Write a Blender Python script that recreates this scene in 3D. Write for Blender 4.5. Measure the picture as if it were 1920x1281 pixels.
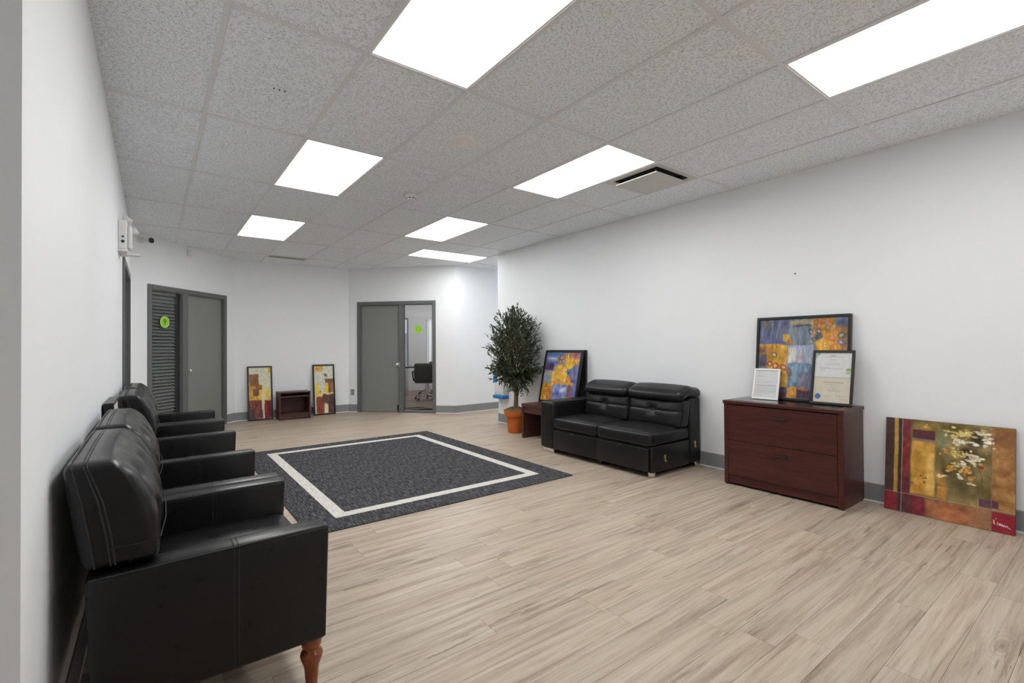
import bpy, bmesh, math, random
import numpy as np
from mathutils import Vector, Matrix

for o in list(bpy.data.objects):
    bpy.data.objects.remove(o, do_unlink=True)
SC = bpy.context.scene
COL = SC.collection
random.seed(7)
PI = math.pi

# ------------------------------------------------------------------ camera
EYE, CEIL = 1.2355, 2.7357
YAW, PITCH, ROLL, FPX = 0.6457, 0.0099, 0.0071, 891.9
cam_d = bpy.data.cameras.new('camera')
cam_d.sensor_width = 36.0
cam_d.lens = FPX / 1920 * 36.0
cam_d.clip_start = 0.02
cam = bpy.data.objects.new('camera', cam_d)
COL.objects.link(cam)
fw = Vector((math.sin(YAW) * math.cos(PITCH), math.cos(YAW) * math.cos(PITCH), math.sin(PITCH)))
rt = Vector((math.cos(YAW), -math.sin(YAW), 0))
up = rt.cross(fw)
rt2 = rt * math.cos(ROLL) - up * math.sin(ROLL)
up2 = rt2.cross(fw)
mw = Matrix((rt2, up2, -fw)).transposed().to_4x4()
mw.translation = Vector((0, 0, EYE))
cam.matrix_world = mw
SC.camera = cam

# ------------------------------------------------------------------ world and exposure
world = bpy.data.worlds.new('world')
SC.world = world
world.use_nodes = True
world.node_tree.nodes['Background'].inputs[0].default_value = (0.86, 0.93, 1.0, 1)
world.node_tree.nodes['Background'].inputs[1].default_value = 2.2
SC.view_settings.view_transform = 'Standard'
SC.view_settings.look = 'None'
SC.view_settings.gamma = 1.0
SC.view_settings.use_curve_mapping = False
SC.view_settings.exposure = 0.0
SC.cycles.use_denoising = True
SC.cycles.diffuse_bounces = 6
SC.cycles.max_bounces = 8
SC.cycles.use_adaptive_sampling = True
SC.cycles.adaptive_threshold = 0.06
SC.cycles.adaptive_min_samples = 24
PANEL_POWER = 10.8       # radiance of the LED ceiling panels

# ------------------------------------------------------------------ materials
def lin(c):
    return tuple(((x / 255) / 12.92 if x / 255 <= 0.04045 else ((x / 255 + 0.055) / 1.055) ** 2.4) for x in c[:3]) + (1,)

class NT:
    def __init__(s, name):
        s.m = bpy.data.materials.new(name); s.m.use_nodes = True
        s.t = s.m.node_tree; s.b = s.t.nodes['Principled BSDF']
    def n(s, kind, **kw):
        nd = s.t.nodes.new(kind)
        for k, v in kw.items():
            if k in nd.inputs: nd.inputs[k].default_value = v
            else: setattr(nd, k, v)
        return nd
    def l(s, a, b): s.t.links.new(a, b)
    def ramp(s, fac, stops, interp='LINEAR'):
        r = s.t.nodes.new('ShaderNodeValToRGB'); r.color_ramp.interpolation = interp
        e = r.color_ramp.elements
        while len(e) < len(stops): e.new(0.5)
        for x, (p, c) in zip(e, stops): x.position = p; x.color = c
        s.l(fac, r.inputs[0]); return r.outputs[0]
    def math(s, op, a, b=None):
        nd = s.n('ShaderNodeMath', operation=op)
        for i, v in enumerate((a, b)):
            if v is None: continue
            if isinstance(v, (int, float)): nd.inputs[i].default_value = v
            else: s.l(v, nd.inputs[i])
        return nd.outputs[0]
    def mix(s, fac, a, b, blend='MIX'):
        nd = s.n('ShaderNodeMix', data_type='RGBA', blend_type=blend)
        for i, v in ((0, fac), (6, a), (7, b)):
            if isinstance(v, (int, float)): nd.inputs[i].default_value = v
            elif isinstance(v, tuple): nd.inputs[i].default_value = v
            else: s.l(v, nd.inputs[i])
        return nd.outputs[2]
    def pos(s, scale=(1, 1, 1), rnd=0.0, kind='world'):
        if kind == 'world': src = s.n('ShaderNodeNewGeometry').outputs['Position']
        else: src = s.n('ShaderNodeTexCoord').outputs['Object']
        if rnd:
            oi = s.n('ShaderNodeObjectInfo'); mu = s.n('ShaderNodeVectorMath', operation='SCALE')
            cx = s.n('ShaderNodeCombineXYZ')
            s.l(oi.outputs['Random'], cx.inputs[0])
            s.l(s.math('MULTIPLY', oi.outputs['Random'], 7.31), cx.inputs[1])
            s.l(s.math('MULTIPLY', oi.outputs['Random'], 3.17), cx.inputs[2])
            s.l(cx.outputs[0], mu.inputs[0]); mu.inputs['Scale'].default_value = rnd
            ad = s.n('ShaderNodeVectorMath', operation='ADD'); s.l(src, ad.inputs[0]); s.l(mu.outputs[0], ad.inputs[1]); src = ad.outputs[0]
        mp = s.n('ShaderNodeMapping'); mp.inputs['Scale'].default_value = scale; s.l(src, mp.inputs['Vector'])
        return mp.outputs[0]
    def noise(s, vec, scale=1, detail=4, rough=0.5, dist=0):
        nd = s.n('ShaderNodeTexNoise'); nd.inputs['Scale'].default_value = scale; nd.inputs['Detail'].default_value = detail
        nd.inputs['Roughness'].default_value = rough; nd.inputs['Distortion'].default_value = dist
        s.l(vec, nd.inputs['Vector']); return nd.outputs['Fac']
    def bump(s, h, strength=0.2, dist=0.01):
        nd = s.n('ShaderNodeBump'); nd.inputs['Strength'].default_value = strength; nd.inputs['Distance'].default_value = dist
        s.l(h, nd.inputs['Height']); s.l(nd.outputs[0], s.b.inputs['Normal'])
    def base(s, c):
        if isinstance(c, tuple): s.b.inputs['Base Color'].default_value = c
        else: s.l(c, s.b.inputs['Base Color'])
        return s
    def set(s, rough=0.5, metal=0.0, spec=0.5, coat=0.0):
        s.b.inputs['Roughness'].default_value = rough; s.b.inputs['Metallic'].default_value = metal
        s.b.inputs['Specular IOR Level'].default_value = spec; s.b.inputs['Coat Weight'].default_value = coat
        return s

def plain(name, c, rough=0.5, metal=0.0, spec=0.5, var=0.04, scale=6.0, bump=0.0):
    m = NT(name); m.set(rough, metal, spec)
    a = tuple(max(0, x * (1 - var)) for x in c[:3]) + (1,); b = tuple(min(1, x * (1 + var)) for x in c[:3]) + (1,)
    f = m.noise(m.pos((1, 1, 1), kind='object'), scale, 5)
    m.base(m.mix(f, a, b))
    if bump: m.bump(m.noise(m.pos(kind='object'), 160, 3), bump, 0.002)
    return m.m

M = {}
def wallmat():
    m = NT('painted_wall'); m.set(0.6, 0, 0.25)
    f = m.noise(m.pos(), 1.3, 4)
    m.base(m.ramp(f, [(0.3, (0.85, 0.875, 0.90, 1)), (0.7, (0.87, 0.895, 0.92, 1))]))
    return m.m
M['wall'] = wallmat()

def tilemat():
    m = NT('fissured_ceiling_tile'); m.set(0.9, 0, 0.1)
    p = m.pos(rnd=9.0)
    n1 = m.noise(p, 140, 2, 0.55, 0.4)
    worm = m.math('ABSOLUTE', m.math('SUBTRACT', n1, 0.5))
    wline = m.math('LESS_THAN', worm, 0.023)
    gate = m.math('GREATER_THAN', m.noise(p, 60, 2), 0.50)
    worms = m.math('MULTIPLY', wline, gate)
    v = m.n('ShaderNodeTexVoronoi'); v.inputs['Scale'].default_value = 120; m.l(p, v.inputs['Vector'])
    dots = m.math('MULTIPLY', m.math('LESS_THAN', v.outputs['Distance'], 0.185), m.math('GREATER_THAN', m.noise(p, 80, 1), 0.46))
    mark = m.math('MAXIMUM', worms, dots)
    big = m.noise(m.pos(), 0.9, 3)
    c0 = m.mix(big, (0.885, 0.93, 0.98, 1), (0.905, 0.95, 0.995, 1))
    m.base(m.mix(mark, c0, (0.33, 0.34, 0.345, 1)))
    h = m.math('SUBTRACT', 1.0, mark)
    m.bump(h, 0.35, 0.002)
    return m.m
M['tile'] = tilemat()
M['rail'] = plain('white_grid_rail', (0.76, 0.775, 0.79), 0.45, 0, 0.4, 0.02)
M['trim_white'] = plain('white_trim', (0.85, 0.85, 0.85), 0.45, 0, 0.4, 0.02)

def floormat():
    m = NT('oak_vinyl_plank'); m.set(0.42, 0, 0.35)
    p = m.pos((0.75, 14.0, 1.0), rnd=31.0)
    g1 = m.noise(p, 1.6, 6, 0.66, 0.7)
    p2 = m.pos((3.0, 70.0, 1.0), rnd=17.0)
    g2 = m.noise(p2, 1.5, 4, 0.6, 0.3)
    p3 = m.pos((1.3, 4.0, 1.0), rnd=23.0)
    g3 = m.noise(p3, 1.1, 3, 0.5, 0.6)
    col = m.ramp(g1, [(0.30, lin((146, 128, 111))), (0.42, lin((176, 159, 141))), (0.55, lin((193, 178, 160))), (0.72, lin((205, 192, 175)))])
    streak = m.ramp(g2, [(0.28, (0.78, 0.76, 0.74, 1)), (0.5, (1, 1, 1, 1)), (0.75, (1.0, 1.0, 1.0, 1))])
    col = m.mix(0.75, col, streak, 'MULTIPLY')
    # rings round knots
    pk = m.pos((1.0, 3.2, 1.0), rnd=41.0)
    vor = m.n('ShaderNodeTexVoronoi'); vor.inputs['Scale'].default_value = 1.25; m.l(pk, vor.inputs['Vector'])
    dist = m.math('ADD', vor.outputs['Distance'], m.math('MULTIPLY', m.math('SUBTRACT', m.noise(pk, 6, 4), 0.5), 0.10))
    knot = m.ramp(dist, [(0.0, (1, 1, 1, 1)), (0.035, (0.8, 0.8, 0.8, 1)), (0.10, (0, 0, 0, 1))])
    ring = m.math('MULTIPLY', m.math('ADD', m.math('SINE', m.math('MULTIPLY', dist, 110.0)), 1.0), 0.5)
    ringmask = m.ramp(dist, [(0.03, (1, 1, 1, 1)), (0.30, (0, 0, 0, 1))])
    col = m.mix(m.math('MULTIPLY', m.math('MULTIPLY', ring, ringmask), 0.45), col, lin((150, 133, 115)))
    col = m.mix(m.math('MULTIPLY', knot, 0.55), col, lin((105, 90, 76)))
    dark = m.ramp(g3, [(0.56, (0, 0, 0, 1)), (0.66, (1, 1, 1, 1))])
    fin = m.math('GREATER_THAN', m.noise(m.pos((1.6, 26, 1), rnd=11), 1.5, 5, 0.6, 0.5), 0.57)
    col = m.mix(m.math('MULTIPLY', m.math('MULTIPLY', dark, fin), 0.75), col, lin((128, 110, 94)))
    oi = m.n('ShaderNodeObjectInfo')
    tint = m.ramp(oi.outputs['Random'], [(0.0, (0.845, 0.845, 0.845, 1)), (0.5, (0.94, 0.935, 0.925, 1)), (1.0, (0.89, 0.885, 0.88, 1))])
    col = m.mix(1.0, col, tint, 'MULTIPLY')
    m.base(col)
    return m.m
M['plank'] = floormat()
M['underfloor'] = plain('dark_underlay', lin((96, 84, 72)), 0.9)
M['base_grey'] = plain('grey_vinyl_baseboard', lin((140, 143, 146)), 0.5, 0, 0.3, 0.03)
M['door_grey'] = plain('grey_painted_door', lin((132, 134, 132)), 0.45, 0, 0.4, 0.03)
M['frame_grey'] = plain('dark_grey_door_frame', lin((104, 106, 106)), 0.42, 0, 0.4, 0.03)
M['chrome'] = plain('brushed_nickel', (0.78, 0.76, 0.72), 0.22, 1.0, 0.5, 0.03)
M['brass'] = plain('brass_bracket', (0.72, 0.58, 0.30), 0.3, 1.0, 0.5, 0.08)
M['black_plastic'] = plain('black_plastic', (0.012, 0.012, 0.013), 0.4, 0, 0.5, 0.1)
M['black_frame'] = plain('black_lacquer_frame', (0.012, 0.011, 0.011), 0.35, 0, 0.5, 0.1)
M['white_plastic'] = plain('white_plastic', (0.80, 0.80, 0.79), 0.4, 0, 0.4, 0.02)
M['blue_plastic'] = plain('blue_plastic', lin((35, 120, 190)), 0.35, 0, 0.5, 0.05)
M['green_print'] = plain('lime_green_sticker', lin((150, 205, 60)), 0.5, 0, 0.3, 0.03)
M['green_dark'] = plain('dark_green_print', lin((55, 105, 10)), 0.5, 0, 0.3, 0.03)
M['green_pale'] = plain('pale_green_print', lin((190, 230, 130)), 0.5, 0, 0.3, 0.03)
M['terracotta'] = plain('terracotta_plastic', lin((190, 100, 38)), 0.45, 0, 0.4, 0.10, 10)
M['outlet_grey'] = plain('grey_outlet_plate', lin((150, 150, 148)), 0.45)
M['blind'] = plain('dark_grey_blind_slat', lin((150, 151, 148)), 0.4, 0, 0.5, 0.05)
M['blind_white'] = plain('white_blind_slat', (0.8, 0.8, 0.8), 0.6)
M['office_wall'] = plain('office_wall', (0.60, 0.60, 0.59), 0.7, 0, 0.2, 0.02)
M['dark_grille'] = plain('dark_duct', (0.06, 0.06, 0.058), 0.8)
M['diff_grey'] = plain('vent_grey_paint', (0.62, 0.62, 0.60), 0.5, 0, 0.3, 0.02)
M['linear_grey'] = plain('slot_vent_grey', (0.62, 0.62, 0.62), 0.5, 0, 0.3, 0.02)

def leather(name, c, rough, bump):
    m = NT(name); m.set(rough, 0, 0.36)
    p = m.pos(kind='object')
    f = m.noise(p, 9, 6, 0.6)
    m.base(m.mix(f, c, tuple(min(1, x * 1.7) for x in c[:3]) + (1,)))
    r = m.math('ADD', m.math('MULTIPLY', m.noise(p, 14, 4), 0.16), rough - 0.08)
    m.l(r, m.b.inputs['Roughness'])
    h = m.noise(p, 26, 3)
    m.bump(h, bump, 0.003)
    return m.m
M['leather'] = leather('black_faux_leather', (0.0050, 0.0050, 0.0055, 1), 0.30, 0.06)
M['sofa_leather'] = leather('black_sofa_leather', (0.0070, 0.0072, 0.0078, 1), 0.36, 0.12)
M['seam'] = leather('black_leather_piping', (0.016, 0.016, 0.017, 1), 0.5, 0.05)
M['office_fabric'] = leather('dark_brown_chair_fabric', (0.030, 0.026, 0.023, 1), 0.6, 0.1)

def wood(name, a, b, rough, scale=(2, 2, 22), coat=0.0, rot=False):
    m = NT(name); m.set(rough, 0, 0.4, coat)
    p = m.pos(scale, kind='object', rnd=5.0)
    g = m.noise(p, 1.6, 6, 0.6, 0.8)
    g2 = m.noise(p, 7.0, 4, 0.6, 0.2)
    f = m.math('ADD', m.math('MULTIPLY', g, 0.7), m.math('MULTIPLY', g2, 0.3))
    m.base(m.ramp(f, [(0.32, a), (0.68, b)]))
    return m.m
M['mahogany'] = wood('mahogany_laminate', lin((52, 22, 20)), lin((84, 38, 33)), 0.35)
M['mahogany_dark'] = wood('dark_espresso_laminate', lin((62, 36, 33)), lin((92, 56, 50)), 0.4)
M['leg_wood'] = wood('varnished_orange_wood', lin((112, 50, 18)), lin((152, 76, 32)), 0.22, (3, 3, 3), 0.4)
M['bark'] = wood('pale_bark', lin((96, 76, 56)), lin((150, 126, 98)), 0.8, (8, 8, 2))
M['top_black'] = plain('dark_glossy_top', (0.022, 0.016, 0.015), 0.18, 0, 0.5, 0.1)
M['table_black'] = plain('black_table_top', (0.02, 0.02, 0.02), 0.3)

def glassmat(name, tint=(1, 1, 1, 1), refl=1.0):
    m = bpy.data.materials.new(name); m.use_nodes = True; t = m.node_tree
    for n in list(t.nodes):
        if n.type != 'OUTPUT_MATERIAL': t.nodes.remove(n)
    out = [n for n in t.nodes if n.type == 'OUTPUT_MATERIAL'][0]
    tr = t.nodes.new('ShaderNodeBsdfTransparent'); tr.inputs[0].default_value = tint
    gl = t.nodes.new('ShaderNodeBsdfGlossy'); gl.inputs['Roughness'].default_value = 0.0
    fr = t.nodes.new('ShaderNodeLayerWeight'); fr.inputs['Blend'].default_value = 0.5
    pw = t.nodes.new('ShaderNodeMath'); pw.operation = 'POWER'; pw.inputs[1].default_value = 5.0
    sch = t.nodes.new('ShaderNodeMath'); sch.operation = 'MULTIPLY_ADD'; sch.inputs[1].default_value = 0.96; sch.inputs[2].default_value = 0.04
    t.links.new(fr.outputs['Facing'], pw.inputs[0]); t.links.new(pw.outputs[0], sch.inputs[0])
    mx = t.nodes.new('ShaderNodeMixShader')
    mu = t.nodes.new('ShaderNodeMath'); mu.operation = 'MULTIPLY'; mu.inputs[1].default_value = refl
    t.links.new(sch.outputs[0], mu.inputs[0]); t.links.new(mu.outputs[0], mx.inputs[0])
    t.links.new(tr.outputs[0], mx.inputs[1]); t.links.new(gl.outputs[0], mx.inputs[2]); t.links.new(mx.outputs[0], out.inputs[0])
    return m
M['glass'] = glassmat('clear_glass')
M['glass_dark'] = glassmat('sidelight_glass', (0.93, 0.94, 0.95, 1))

def emit(name, c, s):
    m = NT(name); m.base((0.8, 0.8, 0.8, 1)); m.b.inputs['Emission Color'].default_value = c; m.b.inputs['Emission Strength'].default_value = s
    return m.m
M['panel'] = emit('lit_panel_diffuser', (1.0, 0.995, 0.985, 1), PANEL_POWER)

def rugmat(name, a, b, c):
    m = NT(name); m.set(0.95, 0, 0.05)
    p = m.pos((115, 11, 1)); p2 = m.pos((420, 60, 1))
    f = m.math('ADD', m.math('MULTIPLY', m.noise(p, 1, 4, 0.65, 0.3), 0.7), m.math('MULTIPLY', m.noise(p2, 1, 2), 0.3))
    m.base(m.ramp(f, [(0.38, a), (0.5, b), (0.62, c)]))
    m.bump(f, 0.5, 0.004)
    return m.m
M['rug'] = rugmat('charcoal_woven_rug', lin((40, 40, 42)), lin((66, 66, 69)), lin((112, 112, 114)))
M['rug_white'] = rugmat('cream_woven_band', lin((186, 183, 176)), lin((205, 202, 195)), lin((220, 218, 212)))

def leafmat():
    m = NT('olive_leaf'); m.set(0.45, 0, 0.4)
    f = m.noise(m.pos(kind='object'), 22, 3)
    m.base(m.ramp(f, [(0.35, lin((34, 44, 34))), (0.5, lin((62, 76, 56))), (0.66, lin((104, 116, 92)))]))
    return m.m
M['leaf'] = leafmat()
def mossmat():
    m = NT('dried_moss'); m.set(0.95, 0, 0.05)
    f = m.noise(m.pos(kind='object'), 90, 4)
    m.base(m.ramp(f, [(0.35, lin((78, 64, 46))), (0.65, lin((150, 130, 100)))]))
    return m.m
M['moss'] = mossmat()

def printmat(name, rough=0.5, noise=0.12, scale=(30, 30, 30), bump=0.15):
    m = NT(name); m.set(rough, 0, 0.35)
    a = m.n('ShaderNodeVertexColor'); a.layer_name = 'print'
    f = m.noise(m.pos(scale, kind='object'), 1, 5, 0.65, 0.6)
    k = m.ramp(f, [(0.3, (1 - noise, 1 - noise, 1 - noise, 1)), (0.7, (1 + noise, 1 + noise, 1 + noise, 1))])
    m.base(m.mix(1.0, a.outputs['Color'], k, 'MULTIPLY'))
    if bump: m.bump(f, bump, 0.002)
    return m.m
M['paint'] = printmat('brushed_oil_paint', 0.45, 0.35, (60, 60, 14), 0.25)
M['paint_smooth'] = printmat('canvas_print', 0.5, 0.22, (24, 24, 24), 0.12)
M['paper'] = printmat('printed_paper', 0.6, 0.02, (30, 30, 30), 0.0)

# ------------------------------------------------------------------ geometry helpers
def newbm(): return bmesh.new()

def box(bm, lo, hi, bev=0.0, seg=2):
    r = bmesh.ops.create_cube(bm, size=1.0)
    vs = r['verts']
    for v in vs:
        v.co = Vector((lo[i] + (v.co[i] + 0.5) * (hi[i] - lo[i]) for i in range(3)))
    if bev > 0:
        es = set()
        for v in vs: es.update(v.link_edges)
        bmesh.ops.bevel(bm, geom=list(es), offset=bev, segments=seg, profile=0.5, affect='EDGES')
    return bm

def lathe(bm, prof, n=24, origin=(0, 0, 0), cap=True, axis='z'):
    rings = []
    for r, z in prof:
        ring = []
        for i in range(n):
            a = 2 * PI * i / n
            p = (r * math.cos(a), r * math.sin(a), z)
            if axis == 'y': p = (p[0], p[2], p[1])
            if axis == 'x': p = (p[2], p[0], p[1])
            ring.append(bm.verts.new((p[0] + origin[0], p[1] + origin[1], p[2] + origin[2])))
        rings.append(ring)
    for a, b in zip(rings, rings[1:]):
        for i in range(n):
            bm.faces.new((a[i], a[(i + 1) % n], b[(i + 1) % n], b[i]))
    if cap:
        bm.faces.new(rings[0][::-1]); bm.faces.new(rings[-1])
    return bm

def tube(bm, pts, rad, n=8, cap=True):
    pts = [Vector(p) for p in pts]
    rads = rad if isinstance(rad, (list, tuple)) else [rad] * len(pts)
    rings = []
    for i, p in enumerate(pts):
        d = (pts[min(i + 1, len(pts) - 1)] - pts[max(i - 1, 0)]).normalized()
        ref = Vector((0, 0, 1)) if abs(d.z) < 0.9 else Vector((1, 0, 0))
        a = d.cross(ref).normalized(); b = d.cross(a).normalized()
        rings.append([bm.verts.new(p + (a * math.cos(2 * PI * k / n) + b * math.sin(2 * PI * k / n)) * rads[i]) for k in range(n)])
    for a, b in zip(rings, rings[1:]):
        for i in range(n):
            bm.faces.new((a[i], a[(i + 1) % n], b[(i + 1) % n], b[i]))
    if cap:
        bm.faces.new(rings[0][::-1]); bm.faces.new(rings[-1])
    return bm

def prism(bm, poly, y0, y1, bev=0.0, axes='xz', seg=2):
    """poly in two axes, extruded along the third"""
    def mk(p, y):
        if axes == 'xz': return (p[0], y, p[1])
        if axes == 'xy': return (p[0], p[1], y)
        return (y, p[0], p[1])
    a = [bm.verts.new(mk(p, y0)) for p in poly]; b = [bm.verts.new(mk(p, y1)) for p in poly]
    n = len(poly)
    fs = [bm.faces.new(a), bm.faces.new(b[::-1])]
    for i in range(n):
        fs.append(bm.faces.new((a[i], b[i], b[(i + 1) % n], a[(i + 1) % n])))
    bmesh.ops.recalc_face_normals(bm, faces=fs)
    if bev:
        es = set()
        for f in fs: es.update(f.edges)
        bmesh.ops.bevel(bm, geom=list(es), offset=bev, segments=seg, profile=0.5, affect='EDGES')
    return bm

def cushion(bm, lo, hi, r=0.03, puff=(0, 0, 0), cuts=14, tufts=(), tuft_axis=2, tuft_sign=1, tuft_r=0.06, tuft_d=0.02, fn=None):
    """a padded block: rounded box whose faces bulge; tufts are dips on one face"""
    t = bmesh.new()
    bmesh.ops.create_cube(t, size=2.0)
    bmesh.ops.subdivide_edges(t, edges=t.edges[:], cuts=cuts, use_grid_fill=True)
    c = [(lo[i] + hi[i]) / 2 for i in range(3)]; h = [(hi[i] - lo[i]) / 2 for i in range(3)]
    rr = min(r, min(h) * 0.98)
    for v in t.verts:
        q = list(v.co)
        # concentrate samples a little towards edges
        q = [math.copysign(abs(x) ** 0.85, x) for x in q]
        p = [q[i] * h[i] for i in range(3)]
        inn = [max(-(h[i] - rr), min(h[i] - rr, p[i])) for i in range(3)]
        d = Vector([p[i] - inn[i] for i in range(3)])
        if d.length > 1e-9:
            d = d.normalized() * rr
        p = [inn[i] + d[i] for i in range(3)]
        for i in range(3):
            j, k = (i + 1) % 3, (i + 2) % 3
            if puff[i]:
                p[i] += math.copysign(puff[i], q[i]) * abs(q[i]) ** 3 * (1 - abs(q[j]) ** 2.4) * (1 - abs(q[k]) ** 2.4)
        p = [p[i] + c[i] for i in range(3)]
        if q[tuft_axis] * tuft_sign > 0.5:
            j, k = [a for a in range(3) if a != tuft_axis]
            for tp in tufts:
                dd = ((p[j] - tp[0]) ** 2 + (p[k] - tp[1]) ** 2)
                p[tuft_axis] -= tuft_sign * tuft_d * math.exp(-dd / tuft_r ** 2)
        if fn: p = fn(p)
        v.co = Vector(p)
    me = bpy.data.meshes.new('tmp'); t.to_mesh(me); t.free()
    bm.from_mesh(me); bpy.data.meshes.remove(me)
    return bm

def obj(name, bm, mat, parent=None, smooth=False, loc=None, rot=None):
    me = bpy.data.meshes.new(name)
    bmesh.ops.recalc_face_normals(bm, faces=bm.faces[:])
    bm.to_mesh(me); bm.free()
    mats = mat if isinstance(mat, (list, tuple)) else [mat]
    for m in mats: me.materials.append(M[m] if isinstance(m, str) else m)
    if smooth:
        me.polygons.foreach_set('use_smooth', [True] * len(me.polygons))
        try: me.set_sharp_from_angle(angle=math.radians(42))
        except Exception: pass
    o = bpy.data.objects.new(name, me); COL.objects.link(o)
    if parent is not None: o.parent = parent
    if loc is not None: o.location = loc
    if rot is not None: o.rotation_euler = rot
    return o

def inst(name, src, parent, loc=(0, 0, 0), rot=(0, 0, 0), scale=(1, 1, 1)):
    o = bpy.data.objects.new(name, src.data); COL.objects.link(o); o.parent = parent
    o.location = loc; o.rotation_euler = rot; o.scale = scale
    return o

def tag(o, label, cat, group=None, kind=None):
    o['label'] = label; o['category'] = cat
    if group: o['group'] = group
    if kind: o['kind'] = kind
    return o

def thing(name, label, cat, loc=(0, 0, 0), rot=(0, 0, 0), group=None, kind=None):
    o = bpy.data.objects.new(name, None); COL.objects.link(o)
    o.empty_display_size = 0.1
    o.location = loc; o.rotation_euler = rot
    return tag(o, label, cat, group, kind)

def struct(name, bm, mat, label, cat, smooth=False, loc=None, rot=None):
    o = obj(name, bm, mat, None, smooth, loc, rot)
    return tag(o, label, cat, None, 'structure')

def copy_tree(o, parent=None):
    c = o.copy(); COL.objects.link(c); c.parent = parent
    for ch in list(o.children): copy_tree(ch, c)
    return c

def text_mesh(txt, size):
    cu = bpy.data.curves.new('glyph', 'FONT'); cu.body = txt; cu.size = size; cu.align_x = 'CENTER'; cu.align_y = 'CENTER'; cu.extrude = 0.0006
    o = bpy.data.objects.new('glyph', cu); COL.objects.link(o)
    dg = bpy.context.evaluated_depsgraph_get(); dg.update()
    me = bpy.data.meshes.new_from_object(o.evaluated_get(dg))
    bpy.data.objects.remove(o); bpy.data.curves.remove(cu)
    return me

# ------------------------------------------------------------------ plan of the place
XL, XR = -0.231, 4.50
YN = 1.475                       # near end of the left wall
PL = Vector((XL, 7.75)); C1 = Vector((1.094, 9.243)); C2 = Vector((2.99, 9.179)); C3 = Vector((4.454, 7.654))
YE = 6.346                       # far end of the right wall
XC = 8.4                         # far end of the corridor
YB, XB = -2.6, -1.4              # space behind the camera
TOP = CEIL + 0.12

def inside(x, y, e=0.0):
    if y < YN + e and XB - e < x < XR + e and y > YB - e: return True
    if XL - e < x < XR + e and YN - e <= y <= 6.9: return True
    if x >= XL - e and y >= 6.3:
        def side(a, b): return (b.x - a.x) * (y - a.y) - (b.y - a.y) * (x - a.x)
        ok = side(PL, C1) < e and side(C1, C2) < e and side(C2, C3) < e
        if ok and x <= XR + 0.2 and y < 9.4: return True
        if XR - 0.3 < x < XC + e and YE - e < y < C3.y + e: return True
    return False

def wall(name, p, q, label, th=0.13, openings=(), cat='wall', ext0=0.0, ext1=0.0, mat='wall'):
    """a wall whose inner face runs p->q (room on the right of travel)"""
    p = Vector(p); q = Vector(q); e = (q - p); L = e.length; ang = math.atan2(e.y, e.x)
    bm = newbm()
    s = -ext0; z1 = TOP
    for (a, b, z0, zt) in sorted(openings):
        box(bm, (s, 0, 0), (a, th, z1))
        box(bm, (a, 0, zt), (b, th, z1))
        if z0 > 0: box(bm, (a, 0, 0), (b, th, z0))
        s = b
    box(bm, (s, 0, 0), (L + ext1, th, z1))
    return struct(name, bm, mat, label, cat, loc=(p.x, p.y, 0), rot=(0, 0, ang)), L, ang

# door opening positions along the walls
D1 = (0.245, 1.785); D2 = (0.18, 1.74)
FR = 0.062
wall_left, _, _ = wall('wall_left', (XL, YN), (XL, PL.y), 'long white wall on the left behind the black armchairs', openings=[(4.24, 5.56, 0, 2.045)], ext1=0.03)
w1, LA, A1 = wall('wall_far_left', PL, C1, 'angled white wall holding the door with dark blinds', openings=[(D1[0] + 0.03, D1[1] - 0.03, 0, 2.06)], ext0=0.0, ext1=0.0)
w2, LB, A2 = wall('wall_far', C1, C2, 'white far wall behind the two yellow and red paintings')
w3, LC, A3 = wall('wall_far_right', C2, C3, 'angled white wall holding the half glazed office door', openings=[(D2[0] + 0.03, D2[1] - 0.03, 0, 2.06)])
w4, _, _ = wall('wall_corridor', C3, (XC, C3.y), 'white corridor wall at the far right of the room')
wall('wall_corridor_end', (XC, C3.y), (XC, YE), 'white end wall of the side corridor', ext0=0.13)
wr, _, _ = wall('wall_right', (XR, YE), (XR, YB), 'long white wall on the right behind the sofa and cabinet', ext1=0.13)
wall('wall_corridor_near', (XC, YE), (XR + 0.13, YE), 'white near wall of the side corridor', th=0.13)
wall('wall_back', (XR, YB), (XB, YB), 'white wall behind the viewpoint', ext1=0.13)
wall('wall_back_left', (XB, YB), (XB, YN), 'white side wall behind the viewpoint', ext1=0.13)
wall('wall_left_return', (XB, YN), (XL - 0.13, YN), 'shaded return wall at the left edge of the view')

# ------------------------------------------------------------------ floor
bm = newbm(); box(bm, (XB - 0.1, YB - 0.1, -0.08), (XC + 0.1, 13.2, -0.0125))
floor = struct('floor', bm, 'underfloor', 'pale oak vinyl plank floor laid across the room', 'floor')
PW, PLEN, GAP = 0.1525, 1.22, 0.0006
bm = newbm(); box(bm, (GAP, GAP, -0.012), (PLEN - GAP, PW - GAP, 0.0))
pl_src = obj('plank', bm, 'plank', floor)
pieces = []
Y00 = 0.463 - PW * math.ceil((0.463 - YB) / PW)
nrow = int((9.35 - Y00) / PW) + 1
rng = random.Random(11)
for r in range(nrow):
    y = Y00 + r * PW; yc = y + PW / 2
    x0 = XB if yc < YN else (XL if yc < 7.75 else XL - 0.05)
    x1 = XR
    if yc > YE - 0.1: x1 = XC if yc < C3.y + 0.1 else XR
    x = x0 - rng.random() * PLEN
    while x < x1:
        a, b = max(x, x0), min(x + PLEN, x1)
        cx = (a + b) / 2
        if b - a > 0.02 and (inside(a, yc, 0.12) or inside(b, yc, 0.12) or inside(cx, yc, 0.12)):
            d = math.hypot(cx, yc)
            ahead = cx * fw.x + yc * fw.y
            lat = cx * rt.x + yc * rt.y
            vis = ahead > 0.3 and abs(lat) < ahead * 1.16 + 0.5 and cx < 5.9
            pieces.append((not vis, d, a, b, y))
        x += PLEN
pieces.sort()
used = False
hid = newbm()
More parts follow.
